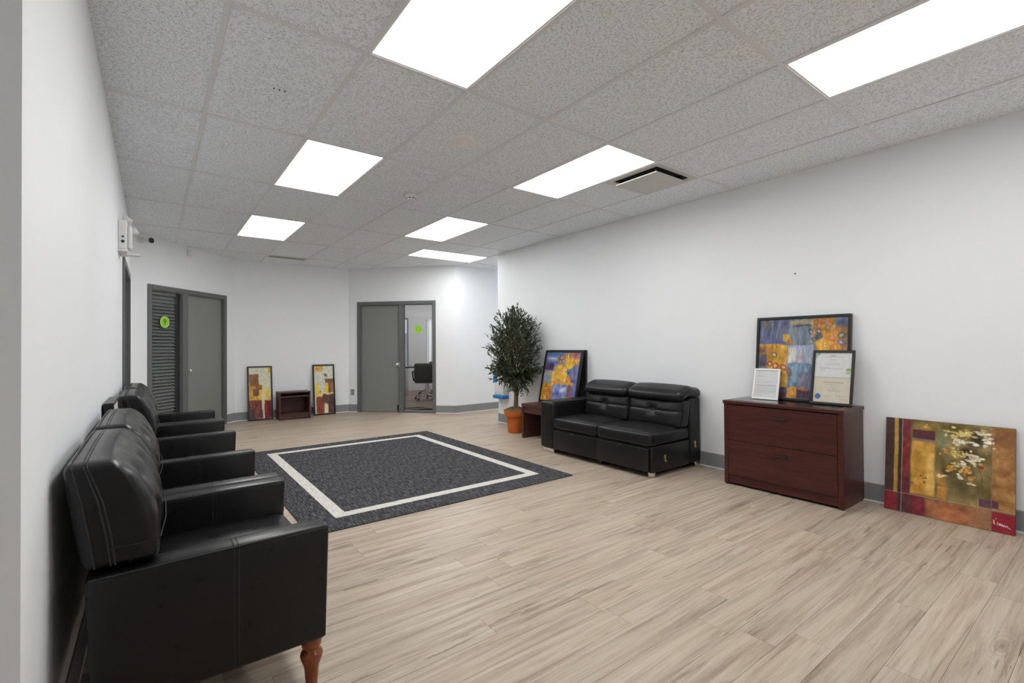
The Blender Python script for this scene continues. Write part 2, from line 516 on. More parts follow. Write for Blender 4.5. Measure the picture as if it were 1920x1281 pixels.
for i, (nv, d, a, b, y) in enumerate(pieces):
    if i < 300 and not nv:
        s = (b - a) / PLEN
        if not used:
            o = pl_src; used = True
            o.location = (a, y, 0); o.scale = (s, 1, 1)
        else:
            o = inst('plank', pl_src, floor, (a, y, 0), (0, 0, 0), (s, 1, 1))
    else:
        box(hid, (a + GAP, y + GAP, -0.012), (b - GAP, y + PW - GAP, 0))
o = obj('far_planks', hid, 'plank', floor); o['kind'] = 'stuff'

# ------------------------------------------------------------------ ceiling
bm = newbm(); box(bm, (XB - 0.15, YB - 0.15, CEIL + 0.06), (XC + 0.15, 9.45, CEIL + 0.12))
ceiling = struct('ceiling', bm, 'dark_grille', 'suspended ceiling of speckled white tiles in a metal grid', 'ceiling')
GX, GY, TX, TY = 0.258, 1.1534, 0.6096, 1.2192
gx = lambda i: GX + TX * i
gy = lambda j: GY + TY * j
LIGHTS = [(1, 0), (1, 2), (1, 4), (4, -1), (4, 1), (4, 3), (4, -3)]
SPLIT = {(5, 1): 'vent', (5, 4): 'cross', (6, 4): 'cross', (11, 4): 'cross', (12, 4): 'cross', (2, 6): 'slot'}
RW = 0.024
xl = [i for i in range(-4, 15) if XB - 0.1 < gx(i) < XC + 0.1]
yl = [j for j in range(-4, 8) if YB - 0.2 < gy(j) < 9.4]
def tile(x0, x1, y0, y1):
    x0, x1, y0, y1 = max(x0, XB), min(x1, XC), max(y0, YB), min(y1, 9.3)
    if x1 - x0 < 0.03 or y1 - y0 < 0.03: return
    n = 0
    for a in (0.04, 0.35, 0.65, 0.96):
        for b in (0.04, 0.35, 0.65, 0.96):
            n += inside(x0 + (x1 - x0) * a, y0 + (y1 - y0) * b, 0.02)
    if not n: return
    key = (round(x1 - x0, 3), round(y1 - y0, 3))
    if key not in tile.cache:
        b = newbm(); w, h = key
        box(b, (0.009, 0.009, 0.006), (w - 0.009, h - 0.009, 0.022))
        tile.cache[key] = obj('ceiling_tile', b, 'tile', ceiling); tile.cache[key].location = (x0, y0, CEIL)
    else:
        inst('ceiling_tile', tile.cache[key], ceiling, (x0, y0, CEIL))
tile.cache = {}
for i in range(-5, 15):
    for j in range(-5, 8):
        x0, x1, y0, y1 = gx(i), gx(i + 1), gy(j), gy(j + 1)
        if (i, j) in LIGHTS: continue
        k = SPLIT.get((i, j))
        if k == 'vent': tile(x0, x1, y0 + TX, y1)
        elif k == 'cross': tile(x0, x1, y0, y0 + TX)
        elif k == 'slot': tile(x0, x1, y0 + 0.24, y1)
        else: tile(x0, x1, y0, y1)
def rail(x0, y0, x1, y1):
    b = newbm(); box(b, (x0, y0, CEIL), (x1, y1, CEIL + 0.011)); obj('grid_rail', b, 'rail', ceiling)
for i in xl:
    x = gx(i)
    ya = YB if x < XR else YE; yb = 9.3 if XL < x < XR else (YN if x < XL else C3.y)
    if i in (6, 12):
        rail(x - RW / 2, ya, x + RW / 2, gy(4) + TX); rail(x - RW / 2, gy(5), x + RW / 2, yb)
    else: rail(x - RW / 2, ya, x + RW / 2, yb)
for j in yl:
    y = gy(j)
    xa = XB if y < YN else XL; xb = XC if YE < y < C3.y else XR
    if y > 8.2: xa, xb = XL + 0.3, 3.7
    b = newbm(); box(b, (xa, y - RW / 2, CEIL - 0.0006), (xb, y + RW / 2, CEIL + 0.010)); obj('grid_rail', b, 'rail', ceiling)
rail(gx(5), gy(4) + TX - RW / 2, gx(7), gy(4) + TX + RW / 2)
rail(gx(5), gy(1) + TX - RW / 2, gx(6), gy(1) + TX + RW / 2)

def ceiling_light(x0, x1, y0, y1, label):
    t = thing('ceiling_light', label, 'ceiling light', ((x0 + x1) / 2, (y0 + y1) / 2, CEIL), group='flat LED panels in the ceiling grid')
    w, h = (x1 - x0) / 2 - RW / 2, (y1 - y0) / 2 - RW / 2
    b = newbm(); f = 0.012
    box(b, (-w, -h, 0.002), (w, -h + f, 0.03)); box(b, (-w, h - f, 0.002), (w, h, 0.03))
    box(b, (-w, -h + f, 0.002), (-w + f, h - f, 0.03)); box(b, (w - f, -h + f, 0.002), (w, h - f, 0.03))
    obj('frame', b, 'trim_white', t)
    b = newbm(); box(b, (-w + f, -h + f, 0.005), (w - f, h - f, 0.02)); obj('diffuser', b, 'panel', t)
    return t
LL = {(1, 0): 'lit ceiling panel cut off by the top edge left of centre', (1, 2): 'middle lit ceiling panel of the left column, left of the smoke detector',
      (1, 4): 'farthest lit ceiling panel of the left column, near the blinds door', (4, -1): 'long lit ceiling panel at the top right corner of the view',
      (4, 1): 'lit ceiling panel beside the square air vent', (4, 3): 'lit ceiling panel between the air vent panel and the crosswise panel',
      (1, -2): 'lit ceiling panel behind the viewpoint, left column', (4, -3): 'lit ceiling panel behind the viewpoint, right column',
      (-3, -1): 'lit ceiling panel in the recess left of the viewpoint'}
for (i, j) in LIGHTS: ceiling_light(gx(i), gx(i + 1), gy(j), gy(j + 1), LL[(i, j)])
ceiling_light(gx(5), gx(7), gy(4) + TX, gy(5), 'thin lit ceiling panel set crosswise by the corridor mouth')
ceiling_light(gx(11), gx(13), gy(4) + TX, gy(5), 'unseen ceiling panel added down the side corridor to brighten the far end')  # out of view, added to lift the light on the corridor wall and far end
rail(gx(11), gy(4) + TX - RW / 2, gx(13), gy(4) + TX + RW / 2)

# ------------------------------------------------------------------ baseboards
def baseboard(name, p, q, label, a=0.0, b=None, holes=()):
    p = Vector(p); q = Vector(q); e = q - p; L = e.length; ang = math.atan2(e.y, e.x)
    if b is None: b = L
    segs = []; s = a
    for h0, h1 in holes: segs.append((s, h0)); s = h1
    segs.append((s, b))
    bm = newbm()
    for x0, x1 in segs:
        if x1 - x0 > 0.005: prism(bm, [(-0.010, 0.004), (-0.010, 0.138), (-0.006, 0.145), (0, 0.145), (0, 0.004)], x0, x1, axes='yz')
    o = struct(name, bm, 'base_grey', label, 'baseboard', loc=(p.x, p.y, 0), rot=(0, 0, ang))
    bm = newbm()
    for x0, x1 in segs:
        if x1 - x0 > 0.005: box(bm, (x0, -0.0135, 0), (x1, 0, 0.013))
    obj('caulk_strip', bm, 'trim_white', o)
baseboard('baseboard_left', (XL, YN), (XL, PL.y), 'grey baseboard along the left wall behind the armchairs', holes=[(4.24, 5.56)])
baseboard('baseboard_far_left', PL, C1, 'grey baseboard beside the blinds door', holes=[D1])
baseboard('baseboard_far', C1, C2, 'grey baseboard behind the small bookcase')
baseboard('baseboard_far_right', C2, C3, 'grey baseboard beside the office door', holes=[D2])
baseboard('baseboard_corridor', C3, (XC, C3.y), 'grey baseboard along the corridor wall')
baseboard('baseboard_right', (XR, YE), (XR, YB), 'grey baseboard along the right wall behind sofa and cabinet')
baseboard('baseboard_return', (XB, YN), (XL, YN), 'grey baseboard on the shaded return wall')

# ------------------------------------------------------------------ doors
def knob(parent, x, z, y=-0.0):
    b = newbm()
    lathe(b, [(0.030, 0.0), (0.030, 0.006), (0.012, 0.010), (0.011, 0.030), (0.020, 0.036), (0.028, 0.046), (0.029, 0.056), (0.022, 0.066), (0.006, 0.070)], 20, axis='y')
    for v in b.verts: v.co.y *= -1
    return obj('door_knob', b, 'chrome', parent, True, loc=(x, y, z))

def disc_sticker(label, mat_txt, txt, loc, ang, r=0.082):
    t = thing('door_sticker', label, 'sticker', loc, (0, 0, ang))
    b = newbm(); lathe(b, [(r, 0), (r, 0.0012)], 36, axis='y'); obj('disc', b, 'green_print', t)
    b = newbm()
    n = 36
    ri, ro = r * 0.80, r * 0.92
    prev = None; rings = []
    for i in range(n):
        a = 2 * PI * i / n
        rings.append((b.verts.new((ri * math.cos(a), -0.0008, ri * math.sin(a))), b.verts.new((ro * math.cos(a), -0.0008, ro * math.sin(a)))))
    for i in range(n):
        a, c = rings[i], rings[(i + 1) % n]; b.faces.new((a[0], a[1], c[1], c[0]))
    obj('ring_print', b, 'green_pale', t)
    me = text_mesh(txt, r * 1.25); me.materials.append(M[mat_txt])
    o = bpy.data.objects.new('numeral', me); COL.objects.link(o); o.parent = t; o.location = (0, -0.0014, 0); o.rotation_euler = (PI / 2, 0, 0)
    return t

def door_set(name, label, p, ang, rng_, side, leaf, mull, glass, knob_x, depth=0.12):
    """frame + leaf + sidelight; all in wall-local coordinates (s along, y into the wall, z)"""
    root = thing(name, label, 'door', (p.x, p.y, 0), (0, 0, ang), kind='structure')
    a, b_ = rng_
    b = newbm(); y0, y1 = -0.016, depth
    box(b, (a, y0, 0), (a + FR, y1, 2.10), 0.003); box(b, (b_ - FR, y0, 0), (b_, y1, 2.10), 0.003)
    box(b, (a + FR, y0, 2.035), (b_ - FR, y1, 2.10), 0.003)
    obj('door_frame', b, 'frame_grey', root)
    b = newbm(); box(b, (mull[0], -0.012, 0), (mull[1], y1, 2.035), 0.003); obj('mullion', b, 'frame_grey', root)
    b = newbm(); box(b, (glass[0], 0.0, 0.0), (glass[1], y1, 0.035), 0.003); obj('sill', b, 'frame_grey', root)
    # stop beads round the leaf and the glass
    b = newbm()
    for (x0, x1) in (leaf, glass):
        box(b, (x0, 0.005, 0.035), (x0 + 0.012, 0.03, 2.035)); box(b, (x1 - 0.012, 0.005, 0.035), (x1, 0.03, 2.035)); box(b, (x0 + 0.012, 0.005, 2.023), (x1 - 0.012, 0.03, 2.035))
    obj('door_stop', b, 'frame_grey', root)
    b = newbm(); box(b, (leaf[0] + 0.003, 0.032, 0.008), (leaf[1] - 0.003, 0.076, 2.030), 0.002); lf = obj('door_leaf', b, 'door_grey', root)
    b = newbm(); box(b, (glass[0], 0.034, 0.035), (glass[1], 0.040, 2.035)); obj('glass_pane', b, 'glass_dark', root)
    knob(lf, knob_x, 0.905, 0.032)
    hx = leaf[0] if knob_x > (leaf[0] + leaf[1]) / 2 else leaf[1]
    for z in (0.25, 1.0, 1.8):
        b = newbm(); lathe(b, [(0.007, z - 0.05), (0.007, z + 0.05)], 8, (hx, 0.022, 0)); obj('hinge', b, 'frame_grey', lf)
    return root
d1 = door_set('door_1', 'grey door with a glazed sidelight covered by dark slatted blinds', PL, A1, D1, 'L', (0.95, D1[1] - FR), (0.845, 0.95), (D1[0] + FR, 0.845), 0.985)
d2 = door_set('door_2', 'grey door with a clear glass sidelight showing an office', C2, A3, D2, 'R', (D2[0] + FR, 1.02), (1.02, 1.094), (1.094, D2[1] - FR), 0.983)
# latch plate and door stopper of the office door
b = newbm(); box(b, (1.018, -0.018, 0.86), (1.034, -0.010, 0.96)); obj('strike_plate', b, 'chrome', d2)
b = newbm(); lathe(b, [(0.012, 0), (0.012, 0.09)], 10, (0.99, 0.012, 0.03)); box(b, (0.975, 0.004, 0.10), (1.005, 0.03, 0.14)); obj('door_stopper', b, 'black_plastic', d2)

def loc_on(p, ang, s, y, z): return (p.x + s * math.cos(ang) - y * math.sin(ang), p.y + s * math.sin(ang) + y * math.cos(ang), z)
disc_sticker('lime green round number sticker on the blinds sidelight', 'green_dark', '9', loc_on(PL, A1, 0.571, 0.031, 1.606), A1)
disc_sticker('lime green round number sticker on the office door glass', 'green_pale', '1', loc_on(C2, A3, 1.386, 0.031, 1.571), A3)

# the dark blind behind the first sidelight
bl = thing('window_blind', 'dark grey horizontal slat blind hanging behind the door sidelight', 'blind', loc_on(PL, A1, D1[0] + FR, 0.09, 0.0), (0, 0, A1))
bw = 0.845 - D1[0] - FR
b = newbm(); box(b, (0.004, -0.02, 1.985), (bw - 0.03, 0.02, 2.03), 0.003); obj('head_rail', b, 'blind', bl)
b = newbm()
prism(b, [(-0.024, -0.0105), (-0.012, -0.002), (0.0, 0.003), (0.012, 0.009), (0.024, 0.017), (0.024, 0.019), (0.011, 0.0115), (-0.001, 0.0055), (-0.013, 0.0005), (-0.0255, -0.0085)], 0.006, bw - 0.045, axes='yz')
sl0 = None
nsl = 40
for k in range(nsl):
    z = 0.13 + k * (1.985 - 0.13) / nsl
    tilt = 0.15 if k < 34 else 0.30
    ty = random.uniform(-0.010, 0.010)
    if sl0 is None:
        sl0 = obj('slat', b, 'blind', bl, loc=(0, 0, z), rot=(tilt, ty * 0.5, 0))
    else: inst('slat', sl0, bl, (0, 0, z), (tilt + random.uniform(-0.05, 0.05), ty * 0.6, 0))
b = newbm(); box(b, (0.006, -0.018, 0.08), (bw - 0.045, 0.018, 0.10), 0.003); obj('bottom_rail', b, 'blind', bl)
for fx in (0.12, 0.24, 0.42):
    b = newbm(); tube(b, [(fx, -0.028, 0.09), (fx, -0.028, 2.0)], 0.0012, 5); obj('cord', b, 'blind', bl)
# the unlit office behind the blinds
bm = newbm(); box(bm, (-0.2, 1.7, 0), (2.3, 1.8, TOP)); box(bm, (-0.2, 0.13, 0), (-0.1, 1.7, TOP)); box(bm, (2.2, 0.3, 0), (2.3, 1.7, TOP)); box(bm, (-0.2, 0.13, TOP), (2.3, 1.8, TOP + 0.05))
struct('wall_dark_office', bm, 'office_wall', 'walls of the unlit room behind the blinds', 'wall', loc=(PL.x, PL.y, 0), rot=(0, 0, A1))

# side door on the left wall, seen edge on
d3 = thing('door_3', 'grey door seen edge on in the left wall beyond the emergency light', 'door', (XL, YN, 0), (0, 0, PI / 2), kind='structure')
b = newbm(); a0, a1 = 4.19, 5.61
box(b, (a0, -0.018, 0), (a0 + 0.06, 0.125, 2.10), 0.003); box(b, (a1 - 0.06, -0.018, 0), (a1, 0.125, 2.10), 0.003); box(b, (a0 + 0.06, -0.018, 2.035), (a1 - 0.06, 0.125, 2.10), 0.003)
obj('door_frame', b, 'frame_grey', d3)
b = newbm(); box(b, (a0 + 0.06, 0.07, 0.008), (a1 - 0.06, 0.112, 2.03)); lf = obj('door_leaf', b, 'door_grey', d3)
knob(lf, a0 + 0.14, 0.92, 0.07)

# ------------------------------------------------------------------ office seen through the glass
OY, OX0, OX1 = 12.5, 3.0, 7.3
bm = newbm()
wins = [(4.85, 5.74, 0.45, 2.05), (6.32, 7.1, 0.45, 2.03)]
x = OX0
for (a, b_, z0, z1) in wins:
    box(bm, (x, OY, 0), (a, OY + 0.15, TOP)); box(bm, (a, OY, 0), (b_, OY + 0.15, z0)); box(bm, (a, OY, z1), (b_, OY + 0.15, TOP)); x = b_
box(bm, (x, OY, 0), (OX1, OY + 0.15, TOP))
struct('wall_office_far', bm, 'office_wall', 'grey far wall of the office with two windows', 'wall')
bm = newbm(); box(bm, (OX1, C3.y + 0.13, 0), (OX1 + 0.1, OY + 0.15, TOP)); struct('wall_office_right', bm, 'office_wall', 'right wall of the office beyond the glass', 'wall')
bm = newbm(); box(bm, (OX0 - 0.1, C2.y + 0.13, 0), (OX0, OY + 0.15, TOP)); struct('wall_office_left', bm, 'office_wall', 'left wall of the office beyond the glass', 'wall')
bm = newbm(); prism(bm, [(OX0 - 0.1, C2.y + 0.15), (C3.x + 0.1, C3.y + 0.13), (OX1 + 0.1, C3.y + 0.13), (OX1 + 0.1, OY + 0.15), (OX0 - 0.1, OY + 0.15)], CEIL + 0.1, CEIL + 0.15, axes='xy')
struct('ceiling_office', bm, 'trim_white', 'white ceiling of the office beyond the glass', 'ceiling')
bm = newbm(); prism(bm, [(C2.x + 0.05, C2.y + 0.05), (C3.x + 0.02, C3.y + 0.06), (OX1, C3.y + 0.13), (OX1, OY), (OX0, OY)], -0.012, 0.0, axes='xy')
struct('floor_office', bm, wood('office_brown_floor', lin((96, 80, 68)), lin((130, 110, 94)), 0.4, (2, 9, 1)), 'brown wood floor of the office beyond the glass', 'floor')
for n, (a, b_, z0, z1) in enumerate(wins):
    w = thing('window_%d' % (n + 1), ['dark framed window of the office with daylight outside', 'office window covered by white slats'][n], 'window', ((a + b_) / 2, OY, z0), kind='structure')
    hw = (b_ - a) / 2; h = z1 - z0
    b = newbm(); f = 0.032
    box(b, (-hw, -0.02, 0), (-hw + f, 0.12, h)); box(b, (hw - f, -0.02, 0), (hw, 0.12, h)); box(b, (-hw + f, -0.02, h - f), (hw - f, 0.12, h)); box(b, (-hw + f, -0.02, 0), (hw - f, 0.12, f))
    obj('window_frame', b, 'frame_grey' if n == 0 else 'trim_white', w)
    b = newbm(); box(b, (-hw + f, 0.06, f), (hw - f, 0.066, h - f)); obj('pane', b, 'glass', w)
b = newbm(); box(b, (4.90, OY - 0.035, 1.62), (5.69, OY - 0.025, 2.0)); tag(obj('roller_blind', b, 'blind_white'), 'half lowered roller blind on the office window', 'blind')
vb = thing('vertical_blind', 'white slat blind hanging in the right office window', 'blind', (6.32, OY - 0.06, 0.45))
b = newbm(); box(b, (0, -0.02, 1.54), (0.78, 0.02, 1.58)); obj('head_rail', b, 'blind_white', vb)
b = newbm(); box(b, (-0.042, -0.001, 0.02), (0.042, 0.001, 1.54)); s0 = obj('slat', b, 'blind_white', vb, loc=(0.045, 0, 0), rot=(0, 0, 0.35))
for k in range(1, 10): inst('slat', s0, vb, (0.045 + k * 0.077, 0, 0), (0, 0, 0.35))
ceiling_light(4.6, 5.82, 9.6, 10.2, 'lit ceiling panel inside the office, nearest its door').location.z = CEIL + 0.068
ceiling_light(5.95, 7.17, 10.9, 11.5, 'unseen ceiling panel added by the white slats to brighten the office').location.z = CEIL + 0.068  # extra panel out of view, added because the office came out too dark
ceiling_light(3.6, 4.82, 11.0, 11.6, 'unseen ceiling panel added above the office table to brighten the office').location.z = CEIL + 0.068  # another added panel out of view, fill light for the office

def office_chair():
    t = thing('office_chair', 'x', 'chair', group='dark swivel chairs at the office table')
    b = newbm(); cushion(b, (-0.26, -0.25, 0.42), (0.26, 0.27, 0.53), 0.04, (0, 0, 0.02), 8); obj('seat', b, 'office_fabric', t, True)
    b = newbm(); cushion(b, (-0.25, -0.31, 0.40), (0.25, -0.22, 0.86), 0.035, (0, 0.02, 0), 8); obj('backrest', b, 'office_fabric', t, True)
    for s in (-1, 1):
        b = newbm(); tube(b, [(s * 0.27, -0.22, 0.45), (s * 0.30, -0.20, 0.66), (s * 0.30, 0.16, 0.67), (s * 0.27, 0.14, 0.47)], 0.02, 8); obj('armrest', b, 'black_plastic', t, True)
    b = newbm(); lathe(b, [(0.035, 0.09), (0.035, 0.28), (0.022, 0.28), (0.022, 0.43)], 14); obj('gas_column', b, 'chrome', t, True)
    for k in range(5):
        a = 2 * PI * k / 5 + 0.3
        b = newbm(); tube(b, [(0, 0, 0.11), (0.27 * math.cos(a), 0.27 * math.sin(a), 0.075)], [0.026, 0.016], 8); lg = obj('base_arm', b, 'chrome', t, True)
        b = newbm(); lathe(b, [(0.018, -0.02), (0.028, -0.012), (0.028, 0.012), (0.018, 0.02)], 14, axis='y'); obj('caster', b, 'black_plastic', lg, True, loc=(0.27 * math.cos(a), 0.27 * math.sin(a), 0.0285), rot=(0, 0, a))
    return t
oc = office_chair(); oc['label'] = 'dark upholstered swivel chair nearest the office door glass'; oc.location = (5.12, 10.15, 0); oc.rotation_euler.z = -0.55
o2 = copy_tree(oc); o2['label'] = 'brown swivel chair behind the nearer chair in the office'; o2.location = (5.78, 11.35, 0); o2.rotation_euler.z = 0.4
o3 = copy_tree(oc); o3['label'] = 'dark swivel chair tucked left of the office table edge'; o3.location = (4.32, 10.62, 0); o3.rotation_euler.z = 0.35
ot = thing('office_table', 'dark office table partly seen through the door glass', 'table', (4.55, 11.5, 0))
b = newbm(); box(b, (-0.75, -0.55, 0.71), (0.75, 0.55, 0.745), 0.006); obj('table_top', b, 'table_black', ot)
for sx in (-1, 1):
    b = newbm(); box(b, (sx * 0.55 - 0.03, -0.35, 0.0), (sx * 0.55 + 0.03, 0.35, 0.71), 0.004); obj('leg', b, 'chrome', ot)

# ------------------------------------------------------------------ rug
rug = thing('area_rug', 'large charcoal woven rug with a cream border band', 'rug', (2.0, 4.795, 0))
b = newbm(); box(b, (-1.185, -1.515, 0), (1.185, 1.515, 0.009), 0.003); obj('pile', b, 'rug', rug)
b = newbm(); z0, z1 = 0.0085, 0.0098
X0, X1, Y0, Y1 = 1.045 - 2.0, 2.958 - 2.0, 3.505 - 4.795, 6.10 - 4.795; w = 0.092
box(b, (X0, Y0, z0), (X1, Y0 + w, z1)); box(b, (X0, Y1 - w, z0), (X1, Y1, z1)); box(b, (X0, Y0 + w, z0), (X0 + w, Y1 - w, z1)); box(b, (X1 - w, Y0 + w, z0), (X1, Y1 - w, z1))
obj('border_band', b, 'rug_white', rug)['label'] = 'cream border band'

# ------------------------------------------------------------------ armchairs
AX0, AX1, AW = -0.155, 0.508, 0.82      # depth range and width
def armchair():
    """local: x out of the wall, y along the wall from 0 to AW"""
    t = thing('armchair', 'x', 'armchair', group='black leather armchairs along the left wall')
    at = 0.095
    for (y0, y1) in ((0.0, at), (AW - at, AW)):
        b = newbm()
        prism(b, [(AX0, 0.59), (AX1, 0.598), (AX1 - 0.012, 0.195), (AX0 + 0.015, 0.195)], y0, y1, 0.014, 'xz', 3)
        ar = obj('arm', b, 'leather', t, True)
        # top welt lines, and the double vertical seam wrapped over the arm
        b = newbm()
        for yy in (y0 + 0.004, y1 - 0.004):
            tube(b, [(AX0 + 0.012, yy, 0.586), (AX1 - 0.014, yy, 0.594)], 0.0032, 6)
            tube(b, [(AX1 - 0.010, yy, 0.590), (AX1 - 0.018, yy, 0.205)], 0.0032, 6)
        obj('piping', b, 'seam', ar, True)
        b = newbm()
        for dx in (-0.007, 0.007):
            x = 0.215 + dx
            tube(b, [(x, y0 - 0.0006, 0.20), (x, y0 - 0.0006, 0.580), (x, y0 + 0.012, 0.5950), (x, y1 - 0.012, 0.5950), (x, y1 + 0.0006, 0.580), (x, y1 + 0.0006, 0.35)], 0.0017, 6)
        obj('seam', b, 'seam', ar, True)
    b = newbm(); box(b, (AX0 + 0.03, at, 0.20), (AX1 - 0.02, AW - at, 0.36), 0.012, 3); obj('seat_base', b, 'leather', t, True)
    b = newbm(); cushion(b, (AX0 + 0.10, at + 0.003, 0.34), (AX1 - 0.008, AW - at - 0.003, 0.455), 0.035, (0.008, 0, 0.018), 12); obj('seat_cushion', b, 'leather', t, True)
    # back: one padded block standing on the arms, piped down its sides and tufted in front
    ya, yb = 0.026, AW - 0.026
    FZ = [0.30, 0.60, 0.66, 0.73, 0.80, 0.862, 0.895, 0.92]; FX = [0.0, 0.014, 0.014, 0.004, -0.016, -0.046, -0.075, -0.10]
    front = lambda z: float(np.interp(z, FZ, FX)); rear = lambda z: -0.160 - 0.045 * (z - 0.595) / 0.31
    tuf = [(AW * f, z) for f in (0.24, 0.5, 0.76) for z in (0.825, 0.69)]
    def shape(p):
        x, y, z = p
        t_ = (x + 0.16) / 0.174
        return [rear(z) + t_ * (front(z) - rear(z)), y, z]
    b = newbm(); cushion(b, (-0.160, ya, 0.597), (0.014, yb, 0.908), 0.024, (0.020, 0.004, 0.010), 22, tuf, 0, 1, 0.050, 0.036, shape)
    bc = obj('backrest', b, 'leather', t, True)
    b = newbm(); box(b, (-0.13, at, 0.36), (-0.02, AW - at, 0.60), 0.01); obj('lower_back', b, 'leather', t, True)
    b = newbm()
    for t_ in (0.16, 0.36, 0.42):
        pts = []
        for (yy, zz) in [(ya - 0.002, 0.61), (ya - 0.004, 0.70), (ya - 0.004, 0.80), (ya - 0.001, 0.885), (ya + 0.008, 0.902), (ya + 0.025, 0.909), (AW * 0.3, 0.9165), (AW * 0.5, 0.9185), (AW * 0.7, 0.9165), (yb - 0.025, 0.909), (yb - 0.008, 0.902), (yb + 0.001, 0.885), (yb + 0.004, 0.80), (yb + 0.002, 0.61)]:
            pts.append((rear(zz) + t_ * (front(min(zz, 0.9)) - rear(zz)), yy, zz))
        tube(b, pts, 0.0026, 6)
    obj('piping', b, 'seam', bc, True)
    b = newbm(); tube(b, [(-0.10, ya - 0.0045, 0.66), (-0.02, ya - 0.0045, 0.66), (0.018, ya + 0.02, 0.662), (0.034, AW * .3, 0.664), (0.036, AW / 2, 0.664), (0.034, AW * .7, 0.664), (0.018, yb - 0.02, 0.662), (-0.02, yb + 0.0045, 0.66)], 0.0016, 6); obj('seam', b, 'seam', bc, True)
    for (ty, tz) in tuf:
        bx_ = front(tz) + 0.020 * (1 - abs((ty - AW / 2) / (AW / 2)) ** 2.4) * (1 - abs((tz - 0.752) / 0.156) ** 2.4) - 0.031
        b = newbm(); cushion(b, (-0.006, -0.011, -0.011), (0.006, 0.011, 0.011), 0.006, (0.002, 0, 0), 4)
        obj('button', b, 'seam', bc, True, loc=(bx_, ty, tz))
    for (lx, ly) in ((AX1 - 0.050, 0.055), (AX1 - 0.050, AW - 0.055), (AX0 + 0.075, 0.055), (AX0 + 0.075, AW - 0.055)):
        b = newbm()
        lathe(b, [(0.018, 0.0), (0.019, 0.004), (0.021, 0.03), (0.026, 0.085), (0.036, 0.112), (0.039, 0.125), (0.036, 0.137), (0.027, 0.144), (0.025, 0.149), (0.033, 0.158), (0.036, 0.175), (0.037, 0.198)], 24)
        obj('leg', b, 'leg_wood', t, True, loc=(lx, ly, 0))
    return t
ch = armchair()
spots = [(1.775, 'nearest black tufted armchair with its turned wooden leg in view'), (2.605, 'second black armchair, touching the nearest armchair'),
         (4.205, 'third black armchair, just past the framed canvas between the chairs'), (5.035, 'farthest black armchair, nearest the blinds door')]
for i, (y, lab) in enumerate(spots):
    o = ch if i == 0 else copy_tree(ch)
    o.location = (0, y, 0); o['label'] = lab

# ------------------------------------------------------------------ sofa
sf = thing('sofa', 'black leather two seat sofa with raised headrests and one arm', 'sofa', (3.66, 2.745, 0))
b = newbm(); cushion(b, (0.0, 1.345, 0.045), (0.79, 1.575, 0.592), 0.035, (0.004, 0.004, 0.006), 16); ar = obj('arm', b, 'sofa_leather', sf, True)
b = newbm(); tube(b, [(0.012, 1.352, 0.06), (0.012, 1.352, 0.57), (0.03, 1.352, 0.583), (0.75, 1.352, 0.583)], 0.003, 6); obj('piping', b, 'seam', ar, True)
b = newbm(); box(b, (0.03, 1.365, 0.0), (0.75, 1.555, 0.046), 0.004); obj('chrome_plinth', b, 'chrome', sf)
b = newbm(); box(b, (0.022, 0.0, 0.045), (0.615, 1.345, 0.288), 0.010, 3); obj('base', b, 'sofa_leather', sf, True)
for (a, c) in ((0.03, 0.675), (0.677, 1.338)):
    b = newbm(); box(b, (-0.004, a, 0.055), (0.020, c, 0.272), 0.007, 3); pn = obj('drawer_front', b, 'sofa_leather', sf, True)
    b = newbm(); box(b, (-0.012, (a + c) / 2 - 0.035, 0.262), (0.0, (a + c) / 2 + 0.035, 0.276), 0.003); tube(b, [(-0.012, (a + c) / 2, 0.268), (-0.028, (a + c) / 2 + 0.01, 0.262), (-0.022, (a + c) / 2 + 0.03, 0.258)], 0.004, 6); obj('pull_tab', b, 'black_plastic', pn)
b = newbm(); cushion(b, (0.612, 0.0, 0.045), (0.825, 1.40, 0.700), 0.02, (0, 0.004, 0.0), 10); obj('back_panel', b, 'sofa_leather', sf, True)
for (a, c) in ((0.002, 0.668), (0.672, 1.338)):
    tf = []
    b = newbm(); cushion(b, (-0.012, a, 0.285), (0.64, c, 0.418), 0.038, (0.006, 0.006, 0.020), 16, tf); sc_ = obj('seat_cushion', b, 'sofa_leather', sf, True)
    b = newbm(); tube(b, [(-0.013, a + 0.02, 0.398), (-0.013, c - 0.02, 0.398)], 0.0022, 6); obj('seam', b, 'seam', sc_, True)
